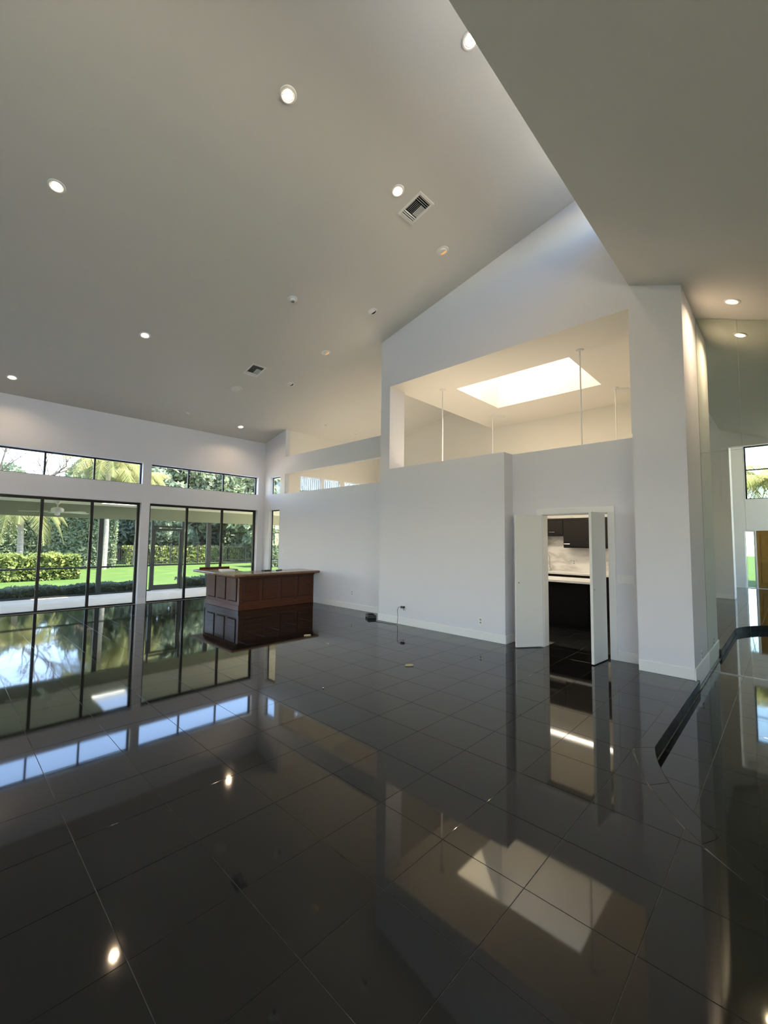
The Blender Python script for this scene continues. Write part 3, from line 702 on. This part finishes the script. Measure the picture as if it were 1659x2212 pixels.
for xx in (7.11, 9.35):
    ko = bpy.data.objects.new('lamp', kl2 if xx < 8 else kl); COL.objects.link(ko); ko.parent = t; ko.location = (xx-8.2, 0, -.045)

# ------------------------------------------------------------------ bar
ZB = .83
bar = thing('bar_counter', 'dark cherry wood bar with panelled sides and thick moulded top', 'bar', (5.7, 9.3, 0))
bx0, bx1, by0, by1 = 4.73, XL-.002, 8.97, 10.65
MB().box(bx0, bx1, by0, by0+.55, 0, ZB-.06).build('front_body', 'cherry', bar)
MB().box(bx0, bx0+.55, by0+.551, by1, 0, ZB-.06).build('side_body', 'cherry', bar)
MB().box(bx0+.551, 5.45, by1-.42, by1, 0, ZB-.06).build('end_body', 'cherry', bar)
# plinth mouldings
MB().box(bx0-.022, bx1, by0-.022, by0-.0005, 0, .11).build('plinth', 'cherry', bar, bevel=.006)
MB().box(bx0-.022, bx0-.0005, by0, by1, 0, .11).build('plinth', 'cherry', bar, bevel=.006)
def panel_x(y0, y1):   # on the left side (plane x = bx0)
    z0, z1, m = .19, ZB-.10, .03
    MB().box(bx0-.006, bx0-.0003, y0, y1, z0, z1).build('panel_groove', 'black_void', bar)
    MB().box(bx0-.018, bx0-.0062, y0+.018, y1-.018, z0+.018, z1-.018).build('panel', 'cherry_panel', bar, bevel=.008)
for k in range(3):
    a = by0+.10+k*.53; panel_x(a, a+.40)
def panel_y(x0, x1):
    z0, z1 = .19, ZB-.12
    MB().box(x0, x1, by0-.004, by0-.0003, z0, z1).build('panel_groove', 'cherry_groove', bar)
    MB().box(x0+.016, x1-.016, by0-.014, by0-.0042, z0+.016, z1-.016).build('panel', 'cherry_panel', bar, bevel=.008)
for k in range(4):
    a = bx0+.09+k*.49; panel_y(a, a+.40)
# moulded top: L-shaped ring with rounded nose
ov = .27
def nose(poly_pts, inner):
    pass
def top_piece(x0, x1, y0, y1): return MB().box(x0, x1, y0, y1, ZB-.058, ZB)
top_piece(bx0-ov, XL-.004, by0-ov, by0+.60).build('bar_top', 'oak_top', bar, bevel=.022)
top_piece(bx0-ov, bx0+.45, by0+.6005, by1+.20).build('bar_top', 'oak_top', bar, bevel=.022)
top_piece(bx0+.4505, 5.42, by1-.30, by1+.20).build('bar_top', 'oak_top', bar, bevel=.022)
MB().box(bx0-.05, XL-.01, by0-.05, by0-.0005, ZB-.11, ZB-.0585).build('cove_moulding', 'cherry', bar, bevel=.01)
MB().box(bx0-.05, bx0-.0005, by0, by1, ZB-.11, ZB-.0585).build('cove_moulding', 'cherry', bar, bevel=.01)
MB().box(4.60, 5.38, by1+.10, by1+.16, ZB+.0005, ZB+.05).build('arm_rail', 'cherry', bar, bevel=.012)
pp = MB(); pp.box(4.95, 5.15, 10.0, 10.32, ZB+.001, ZB+.03)
MB().hexa([(4.70,9.75,ZB+.0005),(4.98,9.68,ZB+.0005),(5.10,10.12,ZB+.0005),(4.82,10.2,ZB+.0005)], [(4.70,9.75,ZB+.03),(4.98,9.68,ZB+.03),(5.10,10.12,ZB+.03),(4.82,10.2,ZB+.03)]).build('paper_stack', 'paper', label='white stack of papers lying on the left wing of the bar', cat='paper')
rm = thing('remote_control', 'small black remote lying on the bar top near the window', 'remote', (5.95, 9.30, ZB+.0005), (0,0,.5))
MB().box(-.12,.12,-.025,.025,0,.02).build('case', 'black_plastic', rm, bevel=.005, local=True)
MB().box(-.09,-.03,-.016,.016,.0201,.023).build('keypad', 'plastic_grey', rm, local=True)
bt = thing('serving_tray', 'flat black tray on the bar top beside the remote', 'tray', (5.62, 9.34, ZB+.0005), (0,0,.1))
MB().box(-.10,.10,-.05,.05,0,.008).build('tray_base', 'black_plastic', bt, local=True)
r_ = MB(); r_.box(-.10,.10,-.05,-.042,.0081,.022); r_.box(-.10,.10,.042,.05,.0081,.022); r_.box(-.10,-.092,-.042,.042,.0081,.022); r_.box(.092,.10,-.042,.042,.0081,.022)
r_.build('rim', 'black_plastic', bt, local=True)

# ------------------------------------------------------------------ small things by the wall
def outlet(x, y, z, nx, label, gang=1, kind='outlet'):
    """plate on a wall facing -x (nx='x') or facing -y (nx='y')"""
    t = thing('wall_outlet' if kind == 'outlet' else 'light_switch', label, 'outlet' if kind == 'outlet' else 'light switch', (x, y, z), (0, 0, 0) if nx == 'x' else (0, 0, math.pi/2), 'wall plates')
    w = .035+.023*(gang-1)*2/2+.0
    w = (.07+.046*(gang-1))/2
    MB().box(-.006, -.0005, -w, w, -.058, .058).build('plate', 'plastic_white', t, bevel=.002, local=True)
    for k in range(gang):
        yc = (k-(gang-1)/2)*.046
        if kind == 'outlet':
            for zz in (-.024, .024): MB().lathe([(0,0),(.016,0),(.016,.003),(0,.003)], 16).build('socket', 'plastic_grey', t, loc=(-.0062, yc, zz), rot=(0, -math.pi/2, 0), local=True)
        else:
            MB().box(-.012, -.0061, yc-.008, yc+.008, -.018, .018).build('toggle', 'plastic_white', t, bevel=.002, local=True)
    return t
outlet(XL, 7.48, .375, 'x', 'white wall outlet low on the wall right of the bar')
outlet(XB, 3.75, .30, 'x', 'white wall outlet low on the wall near the recess corner')
outlet(XB, 5.42, .315, 'x', 'white wall outlet behind the black plug-in adapter')
outlet(XL, 10.40, 1.29, 'x', 'white light switch beside the narrow corner door', 1, 'switch')
outlet(XR, 1.66, 1.11, 'x', 'white four-gang switch plate beside the right door leaf', 4, 'switch')
o_ = outlet(6.76, YC, .20, 'y', 'white wall outlet on the side of the column')
ad = thing('plug_adapter', 'black plug-in power adapter on the wall outlet', 'adapter', (XB-.007, 5.42, .335))
MB().box(XB-.065, XB-.0105, 5.385, 5.455, .318, .358).build('case', 'black_plastic', ad, bevel=.004)
MB().tube([(XB-.06,5.455,.34),(XB-.07,5.50,.335),(XB-.075,5.52,.28),(XB-.07,5.515,.15),(XB-.075,5.52,.02),(XB-.09,5.56,.008),(XB-.14,5.72,.007),(XB-.12,5.86,.007),(XB-.16,5.95,.007),(XB-.12,6.08,.01)], .004, 6).build('cord', 'black_plastic', ad)
rt = thing('router_box', 'small black box lying on the floor against the baseboard', 'router', (6.33, 6.40, 0), (0,0,-.55))
MB().box(-.085,.085,-.14,.14,.002,.066).build('case', 'black_plastic', rt, bevel=.006, local=True)
for k in range(4): MB().box(-.0865,-.0852,-.10+.055*k,-.066+.055*k,.02,.05).build('port', 'plastic_grey', rt, local=True)
MB().box(-.06,.06,-.10,.10,.0662,.069).build('lid_vent', 'black_void', rt, local=True)
def chip(x, y, s, rz, label):
    o = MB().prism([(s*a, s*b) for a, b in ((-1,-.45),(-.4,-.62),(.5,-.5),(1,-.1),(.85,.5),(.1,.6),(-.8,.4))], .0003, .014)
    return o.build('wood_chip', 'wood_chip', loc=(x, y, 0.0004), rot=(0,0,rz), bevel=.003, label=label, cat='debris', group='bits of debris on the floor')
chip(4.288, 3.621, .055, -.8, 'pale yellow wood chip in the middle of the black floor')
chip(4.378, 5.929, .060, -.6, 'pale yellow wood chip on the floor right of the bar reflection')
MB().lathe([(0,.0005),(.008,.0005),(.009,.006),(.004,.012),(0,.013)], 10, cap=False).build('screw', 'metal_bright', loc=(2.976,3.726,0), smooth=True, label='tiny shiny screw lying alone on the black floor', cat='screw')

# ------------------------------------------------------------------ kitchen fittings seen through the doors
isl = thing('kitchen_island', 'black kitchen island with a white quartz top seen through the doors', 'kitchen island', (8.5, 3.9, 0))
MB().box(8.22, 8.80, 2.68, 5.4, .0, .862).build('body', 'matte_black', isl)
MB().box(8.205, 8.2195, 2.70, 5.38, .08, .84).build('front_panel', 'matte_black', isl)
MB().box(8.06, 8.86, 2.62, 5.5, .863, .905).build('worktop', 'quartz_white', isl, bevel=.004)
bc = thing('base_cabinet', 'dark lower kitchen cabinets under the marble backsplash', 'cabinet', (10.2, 3.9, 0))
MB().box(9.90, XK-.001, 2.2, 5.6, .0, .879).build('body', 'dark_cabinet', bc)
for k in range(6):
    a = 2.25+k*.55; dd = MB().box(9.88, 9.8995, a, a+.53, .10, .86).build('door', 'dark_cabinet', bc, bevel=.003)
    MB().tube([(9.865,a+.18,.80),(9.865,a+.34,.80)], .006, 8).build('handle', 'metal_brushed', dd)
MB().box(9.85, XK-.001, 2.18, 5.62, .88, .92).build('counter_top', 'quartz_white', None, label='white quartz worktop along the kitchen back wall', cat='worktop', bevel=.003)
MB().box(XK-.016, XK-.0012, 2.2, 5.6, .9205, 2.25).build('backsplash', 'marble', label='grey veined marble backsplash behind the faucet', cat='backsplash')
def upper(y0, y1, z0, label):
    t = thing('wall_cabinet', label, 'cabinet', (10.35, (y0+y1)/2, z0), group='dark upper cabinets')
    MB().box(10.22, XK-.017, y0, y1, z0, 2.165).build('body', 'dark_cabinet', t)
    dd = MB().box(10.198, 10.2195, y0+.004, y1-.004, z0+.03, 2.13).build('door', 'dark_cabinet', t, bevel=.003)
    MB().box(10.19, 10.222, y0, y1, 2.131, 2.175).build('cornice', 'dark_cabinet', t)
    yc = y0+(y1-y0)*(.5 if z0 > 1.6 else .86)
    MB().tube([(10.18,yc-.065,z0+.09),(10.18,yc+.065,z0+.09)], .007, 8).build('handle', 'metal_bright', dd)
upper(3.90, 4.42, 1.755, 'short dark upper cabinet above the faucet')
upper(3.25, 3.898, 1.48, 'taller dark upper cabinet at the right of the doorway')
upper(2.59, 3.248, 1.48, 'dark upper cabinet glimpsed through the hinge gap')
upper(4.422, 5.1, 1.48, 'dark upper cabinet hidden behind the left door leaf')
fa = thing('kitchen_faucet', 'steel gooseneck faucet on the kitchen worktop', 'faucet', (10.3, 4.27, .92))
MB().lathe([(.035,0),(.035,.02),(.022,.05),(.020,.09)], 16, (10.3,4.27,.9205)).build('base', 'metal_brushed', fa, smooth=True)
MB().tube([(10.3,4.27,1.0)]+[(10.3, 4.27+.062*(1-math.cos(a)), 1.24+.085*math.sin(a)) for a in np.linspace(0, math.pi, 9)]+[(10.3,4.395,1.16)], .013, 10).build('spout', 'metal_brushed', fa, smooth=True)
MB().tube([(10.3,4.395,1.16),(10.3,4.395,1.06)], .018, 10).build('spray_head', 'metal_brushed', fa)
MB().tube([(10.3,4.245,.96),(10.3,4.18,.985)], .008, 8).build('lever', 'metal_brushed', fa)
t = thing('wall_outlet', 'white outlet plate on the marble backsplash', 'outlet', (XK-.0165, 3.78, 1.14), group='wall plates')
MB().box(-.006,-.0003,-.035,.035,-.058,.058).build('plate', 'plastic_white', t, local=True, bevel=.002)
for zz in (-.024,.024): MB().lathe([(0,0),(.016,0),(.016,.003),(0,.003)], 12).build('socket', 'plastic_grey', t, loc=(-.0062,0,zz), rot=(0,-math.pi/2,0), local=True)

# ------------------------------------------------------------------ patio
YP = 14.2
MB().box(-8, 14, YW2+.0, YP+.1, -.12, -.006).build('floor_patio', 'travertine', label='pale stone patio floor outside the glass doors', cat='patio', kind='structure')
MB().box(XL2+.001, 14, YN+.16, YW2-.001, -.12, -.006).build('floor_patio_side', 'travertine', label='pale stone patio floor outside the narrow corner door', cat='patio', kind='structure')
px0, px1, py0, py1 = 2.98, 3.82, 11.95, 13.25
ZPC = 2.50
pc = MB()
for a,b,c1,d1 in ((-8,px0,YW2,YP+.3),(px1,14,YW2,YP+.3),(px0,px1,YW2,py0),(px0,px1,py1,YP+.3)): pc.box(a,b,c1,d1,ZPC,ZPC+.16)
pc.box(XL2+.001, 14, YN+.16, YW2, ZPC, ZPC+.16)
pc.build('ceiling_patio', 'patio_ceiling_paint', label='pale patio ceiling outside the glass doors', cat='ceiling', kind='structure')
ps = thing('window_patio_skylight', 'bright skylight panel in the patio ceiling', 'skylight', ((px0+px1)/2, (py0+py1)/2, ZPC+.16), kind='structure')
MB().add([(px0+.001,py0+.001,ZPC+.012),(px1-.001,py0+.001,ZPC+.012),(px1-.001,py1-.001,ZPC+.012),(px0+.001,py1-.001,ZPC+.012)], [(0,3,2,1)]).build('pane', 'milky_acrylic', ps)
f_ = MB()
for a,b,c1,d1 in ((px0-.05,px0,py0-.05,py1+.05),(px1,px1+.05,py0-.05,py1+.05),(px0,px1,py0-.05,py0),(px0,px1,py1,py1+.05)): f_.box(a,b,c1,d1,ZPC+.161,ZPC+.164)
f_.build('frame', 'trim_paint', ps)
MB().box(-8, 14, YP-.06, YP+.14, 2.14, ZPC-.001).build('patio_beam', 'beam_paint', label='olive green beam along the outer edge of the patio ceiling', cat='beam', kind='structure')
scr = thing('patio_screen', 'grey metal framed insect screen along the patio edge', 'screen', (4, YP, 0))
posts = [(-4.2,.11),(-1.5,.11),(.35,.05),(3.165,.115),(4.55,.045),(5.45,.06),(6.27,.14),(8.1,.05),(9.9,.11),(12,.11)]
for x, w in posts: MB().box(x, x+w, YP, YP+.07, -.006, 2.139).build('post', 'patio_metal', scr)
for (a, wa), (b, wb) in zip(posts[:-1], posts[1:]):
    if a == 4.55: continue
    MB().box(a+wa, b, YP+.01, YP+.06, .74, .785).build('chair_rail', 'patio_metal', scr)
    MB().box(a+wa, b, YP+.01, YP+.06, -.006, .035).build('bottom_rail', 'patio_metal', scr)
    MB().box(a+wa+.002, b-.002, YP+.034, YP+.036, .037, .738).build('screen_panel', 'insect_screen', scr)
    MB().box(a+wa+.002, b-.002, YP+.034, YP+.036, .787, 2.137).build('screen_panel', 'insect_screen', scr)
sdr = thing('screen_door', 'grey screen door with kick plate in the patio screen', 'door', (5.02, YP, 0))
for a, b in ((4.6,4.665),(5.38,5.445)): MB().box(a, b, YP+.012, YP+.05, .01, 1.90).build('stile', 'patio_metal', sdr)
for z0_, z1_ in ((1.83,1.90),(.745,.80)): MB().box(4.666, 5.379, YP+.012, YP+.05, z0_, z1_).build('rail', 'patio_metal', sdr)
MB().box(4.666, 5.379, YP+.02, YP+.04, .012, .16).build('kick_plate', 'patio_metal', sdr)
MB().box(4.667, 5.378, YP+.03, YP+.032, .162, .744).build('screen_panel', 'insect_screen', sdr)
MB().box(4.667, 5.378, YP+.03, YP+.032, .801, 1.829).build('screen_panel', 'insect_screen', sdr)
MB().box(4.60, 5.445, YP+.01, YP+.06, 1.93, 1.985).build('header', 'patio_metal', sdr)
MB().box(4.602, 5.443, YP+.034, YP+.036, 1.987, 2.137).build('transom_screen', 'insect_screen', sdr)
# ceiling fan
FX, FY = 2.03, 13.15
fan = thing('ceiling_fan', 'white five-blade ceiling fan hanging on the patio', 'ceiling fan', (FX, FY, ZPC))
MB().lathe([(.03,-.09),(.05,-.06),(.075,-.02),(.078,0)], 20, (FX,FY,ZPC), cap=False).build('canopy', 'plastic_white', fan, smooth=True)
MB().tube([(FX,FY,ZPC-.02),(FX,FY,ZPC-.17)], .014, 10).build('downrod', 'plastic_white', fan)
MB().lathe([(.03,0),(.09,-.01),(.13,-.04),(.135,-.10),(.11,-.13),(.06,-.14)], 24, (FX,FY,ZPC-.16)).build('motor_housing', 'plastic_white', fan, smooth=True)
MB().lathe([(.055,0),(.06,-.04),(.035,-.065),(.0,-.07)], 20, (FX,FY,ZPC-.30), cap=False).build('switch_cup', 'plastic_white', fan, smooth=True)
for k in range(5):
    a = k*2*math.pi/5+.35; ca, sa = math.cos(a), math.sin(a)
    def W(r, w, z): return (FX+r*ca-w*sa, FY+r*sa+w*ca, ZPC-.285+z)
    bl = [(.20,-.045),(.45,-.062),(.68,-.070),(.74,-.05),(.755,0),(.74,.05),(.68,.070),(.45,.062),(.20,.045)]
    mb = MB(); n = len(bl)
    mb.add([W(r,w,-.10*w) for r,w in bl]+[W(r,w,-.10*w+.007) for r,w in bl], [tuple(range(n-1,-1,-1)), tuple(range(n,2*n))]+[(i,(i+1)%n,n+(i+1)%n,n+i) for i in range(n)])
    b = mb.build('blade', 'plastic_white', fan)
    MB().add([W(.10,-.02,-.004),W(.24,-.03,-.004),W(.24,.03,-.004),W(.10,.02,-.004),W(.10,-.02,-.009),W(.24,-.03,-.009),W(.24,.03,-.009),W(.10,.02,-.009)],
             [(0,1,2,3),(7,6,5,4),(0,4,5,1),(1,5,6,2),(2,6,7,3),(3,7,4,0)]).build('blade_iron', 'plastic_white', b)

# ------------------------------------------------------------------ garden
MB().box(XK+.21, 40, -3.9, YP-.001, -.6, -.13).build('floor_side_terrace', 'travertine', label='stone ground outside the neighbouring room', cat='patio', kind='structure')
MB().box(-70, 90, YP+.101, 120, -.6, -.12).build('lawn', 'lawn', label='sunlit green lawn beyond the patio', cat='lawn', kind='structure')
MB().box(-70, XBACK-.2101, -60, YP+.10, -.6, -.12).build('lawn_entry', 'lawn', label='ground outside the entry wall', cat='lawn', kind='structure')
MB().box(XBACK-.2, 40, -40, YR-.21, -.6, -.12).build('floor_bounce_terrace', 'travertine', label='unseen pale stone terrace added to bounce sun into the foyer', cat='patio', kind='structure')  # unseen paving added as a sun reflector for the right ceiling
def leaf_cloud(n, fn, size, flat=0.0):
    """n random leaf quads; fn(n) -> centres (n,3)"""
    C = fn(n); u = RNG.normal(size=(n,3)); u /= np.linalg.norm(u, axis=1)[:,None]
    w = RNG.normal(size=(n,3)); w -= (w*u).sum(1)[:,None]*u; w /= np.linalg.norm(w, axis=1)[:,None]
    s = size*RNG.uniform(.6, 1.3, n)[:,None]
    V = np.stack([C-u*s, C+w*s*.5, C+u*s, C-w*s*.5], 1).reshape(-1,3); return V
def blobs(cs, shell=.55):
    cs = np.array(cs)
    def fn(n):
        k = RNG.choice(len(cs), n, p=(cs[:,3]**2)/(cs[:,3]**2).sum())
        d = RNG.normal(size=(n,3)); d /= np.linalg.norm(d, axis=1)[:,None]
        r = (shell+(1-shell)*RNG.random(n)**.6)*cs[k,3]
        return cs[k,:3]+d*r[:,None]*np.array([1,1,.85])
    return fn
def tree_meshes(seed, h, spread, z0, mat, n, leafsize):
    r = np.random.default_rng(seed); cs = []
    for k in range(26):
        z = r.uniform(z0, h); f = math.sin(math.pi*min(1,max(.08,(z-z0*.5)/(h-z0*.5))))**.5
        a = r.uniform(0, 2*math.pi); rr = spread*f*r.uniform(.2, .85)
        cs.append((rr*math.cos(a), rr*math.sin(a), z, r.uniform(.7, 1.25)*spread*.34))
    fol = quads_mesh('foliage', leaf_cloud(n, blobs(cs), leafsize), mat)
    mb = MB(); mb.tube([(0,0,-.15),(.05,.03,z0*.6),(-.05,.05,z0*1.3),(.1,0,h*.6)], [.22,.17,.13,.06], 8)
    for k in range(7):
        c0 = cs[k]; mb.tube([(0,0,z0*.9+.2*k), (c0[0]*.5,c0[1]*.5,(z0+c0[2])*.5), c0[:3]], [.09,.06,.03], 6)
    tr = bpy.data.meshes.new('trunk'); tr.from_pydata(mb.v, [], mb.f); tr.update(); tr.materials.append(MATS['bark'])
    return fol, tr
KINDS = [tree_meshes(1, 8.2, 3.4, 1.4, 'leaf_dark', 9000, .24), tree_meshes(2, 7.2, 3.2, 1.0, 'leaf_mid', 9000, .22), tree_meshes(3, 9.0, 3.8, 1.8, 'leaf_dark', 11000, .25)]
def tree(x, y, k, s, rz, label):
    t = thing('broadleaf_tree', label, 'tree', (x, y, -.12), (0,0,rz), 'trees beyond the lawn'); t.scale = (s, s, s)
    put('foliage', KINDS[k][0], t, kind=None); put('trunk', KINDS[k][1], t); return t
tree(9.6, 37, 0, .95, .3, 'dark leafy tree behind the iron fence')
tree(12.2, 33, 2, .85, 1.9, 'dark leafy tree seen above the screen door')
tree(15.0, 35, 0, .95, 3.1, 'dark leafy tree behind the middle pane of the right glass doors')
tree(17.6, 32, 1, 1.1, 4.3, 'leafy tree behind the thick patio post')
tree(20.6, 34, 2, .95, 5.0, 'dark leafy tree at the right end of the glass doors')
tree(23.5, 31, 0, 1.0, .9, 'leafy tree seen through the corner windows')
tree(27, 33, 1, 1.1, 2.2, 'leafy tree at the far right of the garden')
tree(8.6, 44, 1, 1.0, 2.6, 'pale green tree behind the tall hedge')
tree(3.4, 42, 2, .72, 4.0, 'tree far behind the yellow clipped hedge')
tree(-1, 40, 1, .8, 1.0, 'tree at the far left of the garden')
tree(-7, 38, 0, .9, 2.0, 'tree left of the view beyond the lawn')
tree(13, 46, 2, 1.2, .5, 'tall dark tree in the second row behind the screen door')
tree(19, 45, 2, 1.2, 2.5, 'tall dark tree in the second row behind the thick post')
tree(25.5, 43, 2, 1.25, 4.5, 'tall dark tree in the second row at the right')
def hedge(name, label, x0, x1, y0, y1, z1, mat, n, size, cat='hedge'):
    def fn(k):
        p = RNG.uniform(size=(k,3)); face = RNG.integers(0, 4, k)
        p[:,1] = np.where(face == 0, p[:,1]*.12, p[:,1]); p[:,2] = np.where(face == 1, 1-p[:,2]*.12, p[:,2]); p[:,0] = np.where(face == 2, 1-p[:,0]*.05, p[:,0])
        wob = .06*np.sin(p[:,0]*37)+.05*np.sin(p[:,0]*83+1)
        return np.stack([x0+(x1-x0)*p[:,0], y0+(y1-y0)*p[:,1], -.12+(z1+.12)*p[:,2]*(1+wob*.9)], 1)
    t = thing(name, label, cat, ((x0+x1)/2, (y0+y1)/2, -.12))
    me = quads_mesh('foliage', leaf_cloud(n, fn, size)-np.array([(x0+x1)/2, (y0+y1)/2, -.12]), mat); put('foliage', me, t)
    MB().box(x0+.15*min(1,(y1-y0)), x1-.15*min(1,(y1-y0)), y0+(y1-y0)*.25, y1-(y1-y0)*.25, -.12, -.12+(z1+.12)*.8).build('branch_core', 'leaf_dark', t)
hedge('clipped_hedge', 'bright yellow-green clipped hedge on the lawn', -4, 4.15, 21.3, 23.3, .86, 'leaf_yellow', 16000, .10)
hedge('low_hedge', 'low dark hedge along the outside of the patio', -5, 4.4, 14.42, 15.1, .25, 'leaf_dark', 14000, .05)
hedge('low_hedge', 'low dark hedge right of the screen door', 5.6, 9.5, 14.42, 15.1, .28, 'leaf_dark', 7000, .05)
hedge('tall_hedge', 'tall green hedge behind the yellow clipped hedge', 1.5, 7.1, 28, 29.6, 2.9, 'leaf_mid', 26000, .15)
hedge('tall_hedge', 'dark hedge wall far behind the trees', 9, 36, 39, 41, 3.4, 'leaf_dark', 30000, .22)
for k, (x, lb) in enumerate(((10.2,'sunlit yellow bush at the foot of the trees, left one'), (13.6,'sunlit yellow bush at the foot of the trees, second from left'), (17.2,'sunlit yellow bush at the foot of the trees, third from left'), (21,'sunlit yellow bush at the foot of the trees, right one'))):
    hedge('garden_bush', lb, x-1.6, x+1.7, 31.2, 32.6, 1.0, 'leaf_yellow', 3500, .14, 'bush')
hedge('garden_bush', 'rounded green bush outside the narrow corner door', 14.3, 17.2, 23.2, 24.8, 2.3, 'leaf_mid', 9000, .12, 'bush')
fe = thing('iron_fence', 'dark iron picket fence at the end of the lawn', 'fence', (11.5, 30, -.12))
pk = MB()
for x in np.arange(7.3, 20, .13): pk.box(x, x+.018, 29.99, 30.01, -.10, 1.12)
pk.build('picket_row', 'bronze', fe, kind='stuff')
for z in (.05, 1.0): MB().box(7.25, 20, 29.98, 30.02, z, z+.035).build('fence_rail', 'bronze', fe)
for x in np.arange(7.2, 20.1, 1.8): MB().box(x, x+.06, 29.97, 30.03, -.12, 1.25).build('fence_post', 'bronze', fe)
# palms
def frond_mesh(L, droop, seed):
    r = np.random.default_rng(seed); V = []
    n = 46
    def P(t): return np.array([L*t*(1-.25*t*droop), 0, L*(.55*t-droop*1.05*t*t)])
    for i in range(n):
        t = .12+.88*i/n; p = P(t); tg = P(t+.01)-p; tg /= np.linalg.norm(tg)
        ll = .62*math.sin(math.pi*min(.97,.15+.8*t))*L*.5
        for s in (-1, 1):
            d = np.array([.45*tg[0], s*.85, .45*tg[2]-.55-r.uniform(0,.35)]); d /= np.linalg.norm(d)
            w = tg*.028*L*.55
            V += [p-w*.5, p+w*.5, p+d*ll+w*.1, p+d*ll-w*.1]
    pts = [P(t) for t in np.linspace(0, 1, 8)]
    for a, b in zip(pts[:-1], pts[1:]):
        up = np.array([0, .02, 0]); V += [a-up, a+up, b+up*.7, b-up*.7]
    return quads_mesh('frond', np.array(V), 'leaf_palm')
FR = [frond_mesh(2.3, .9, 1), frond_mesh(2.4, 1.25, 2), frond_mesh(2.1, .55, 3)]
def palm(x, y, h, label, s=1.0, nf=20):
    t = thing('palm_tree', label, 'palm', (x, y, -.12), group='palm trees')
    mb = MB(); mb.tube([(0,0,-.05),(.06,0,h*.35),(.03,.05,h*.7),(0,0,h)], [.16,.12,.11,.12], 10); mb.build('trunk', 'palm_bark', t, local=True)
    for k in range(nf):
        f = put('frond', FR[k % 3], t, (0,0,h-.05+.02*(k % 5)), (0, 0, k*2.39996)); f.scale = (s,s,s)
    return t
palm(2.6, 25.5, 3.2, 'short palm with drooping yellow fronds left of the tall hedge', 1.0)
palm(6.3, 27, 5.9, 'tall palm seen through the high left window', 1.15)
palm(8.4, 29, 5.6, 'palm behind the right pane of the high left window', 1.0)
palm(-9.2, .2, 4.4, 'palm outside the entry window reflected in the mirror', 1.1)
palm(-10.5, 2.4, 5.0, 'second palm outside the entry window', 1.1)
# bare branched tree
bt = thing('bare_tree', 'thin bare-branched tree against the bright sky', 'tree', (2.9, 31.5, -.12))
mb = MB(); r = random.Random(5)
def grow(p, d, L, rad, lvl):
    q = p+d*L*.5+Vector((r.uniform(-.1,.1), r.uniform(-.1,.1), 0))*L; e = q+(d+Vector((r.uniform(-.3,.3), r.uniform(-.3,.3), r.uniform(-.1,.2)))).normalized()*L*.5
    mb.tube([p, q, e], [rad, rad*.8, rad*.6], 5)
    if lvl > 0:
        for k in range(3): grow(e if k else q, (d+Vector((r.uniform(-.9,.9), r.uniform(-.9,.9), r.uniform(-.25,.5)))).normalized(), L*.72, rad*.58, lvl-1)
grow(Vector((0,0,-.05)), Vector((.05,0,1)), 2.9, .22, 5)
mb.build('branches', 'bark', bt, local=True)
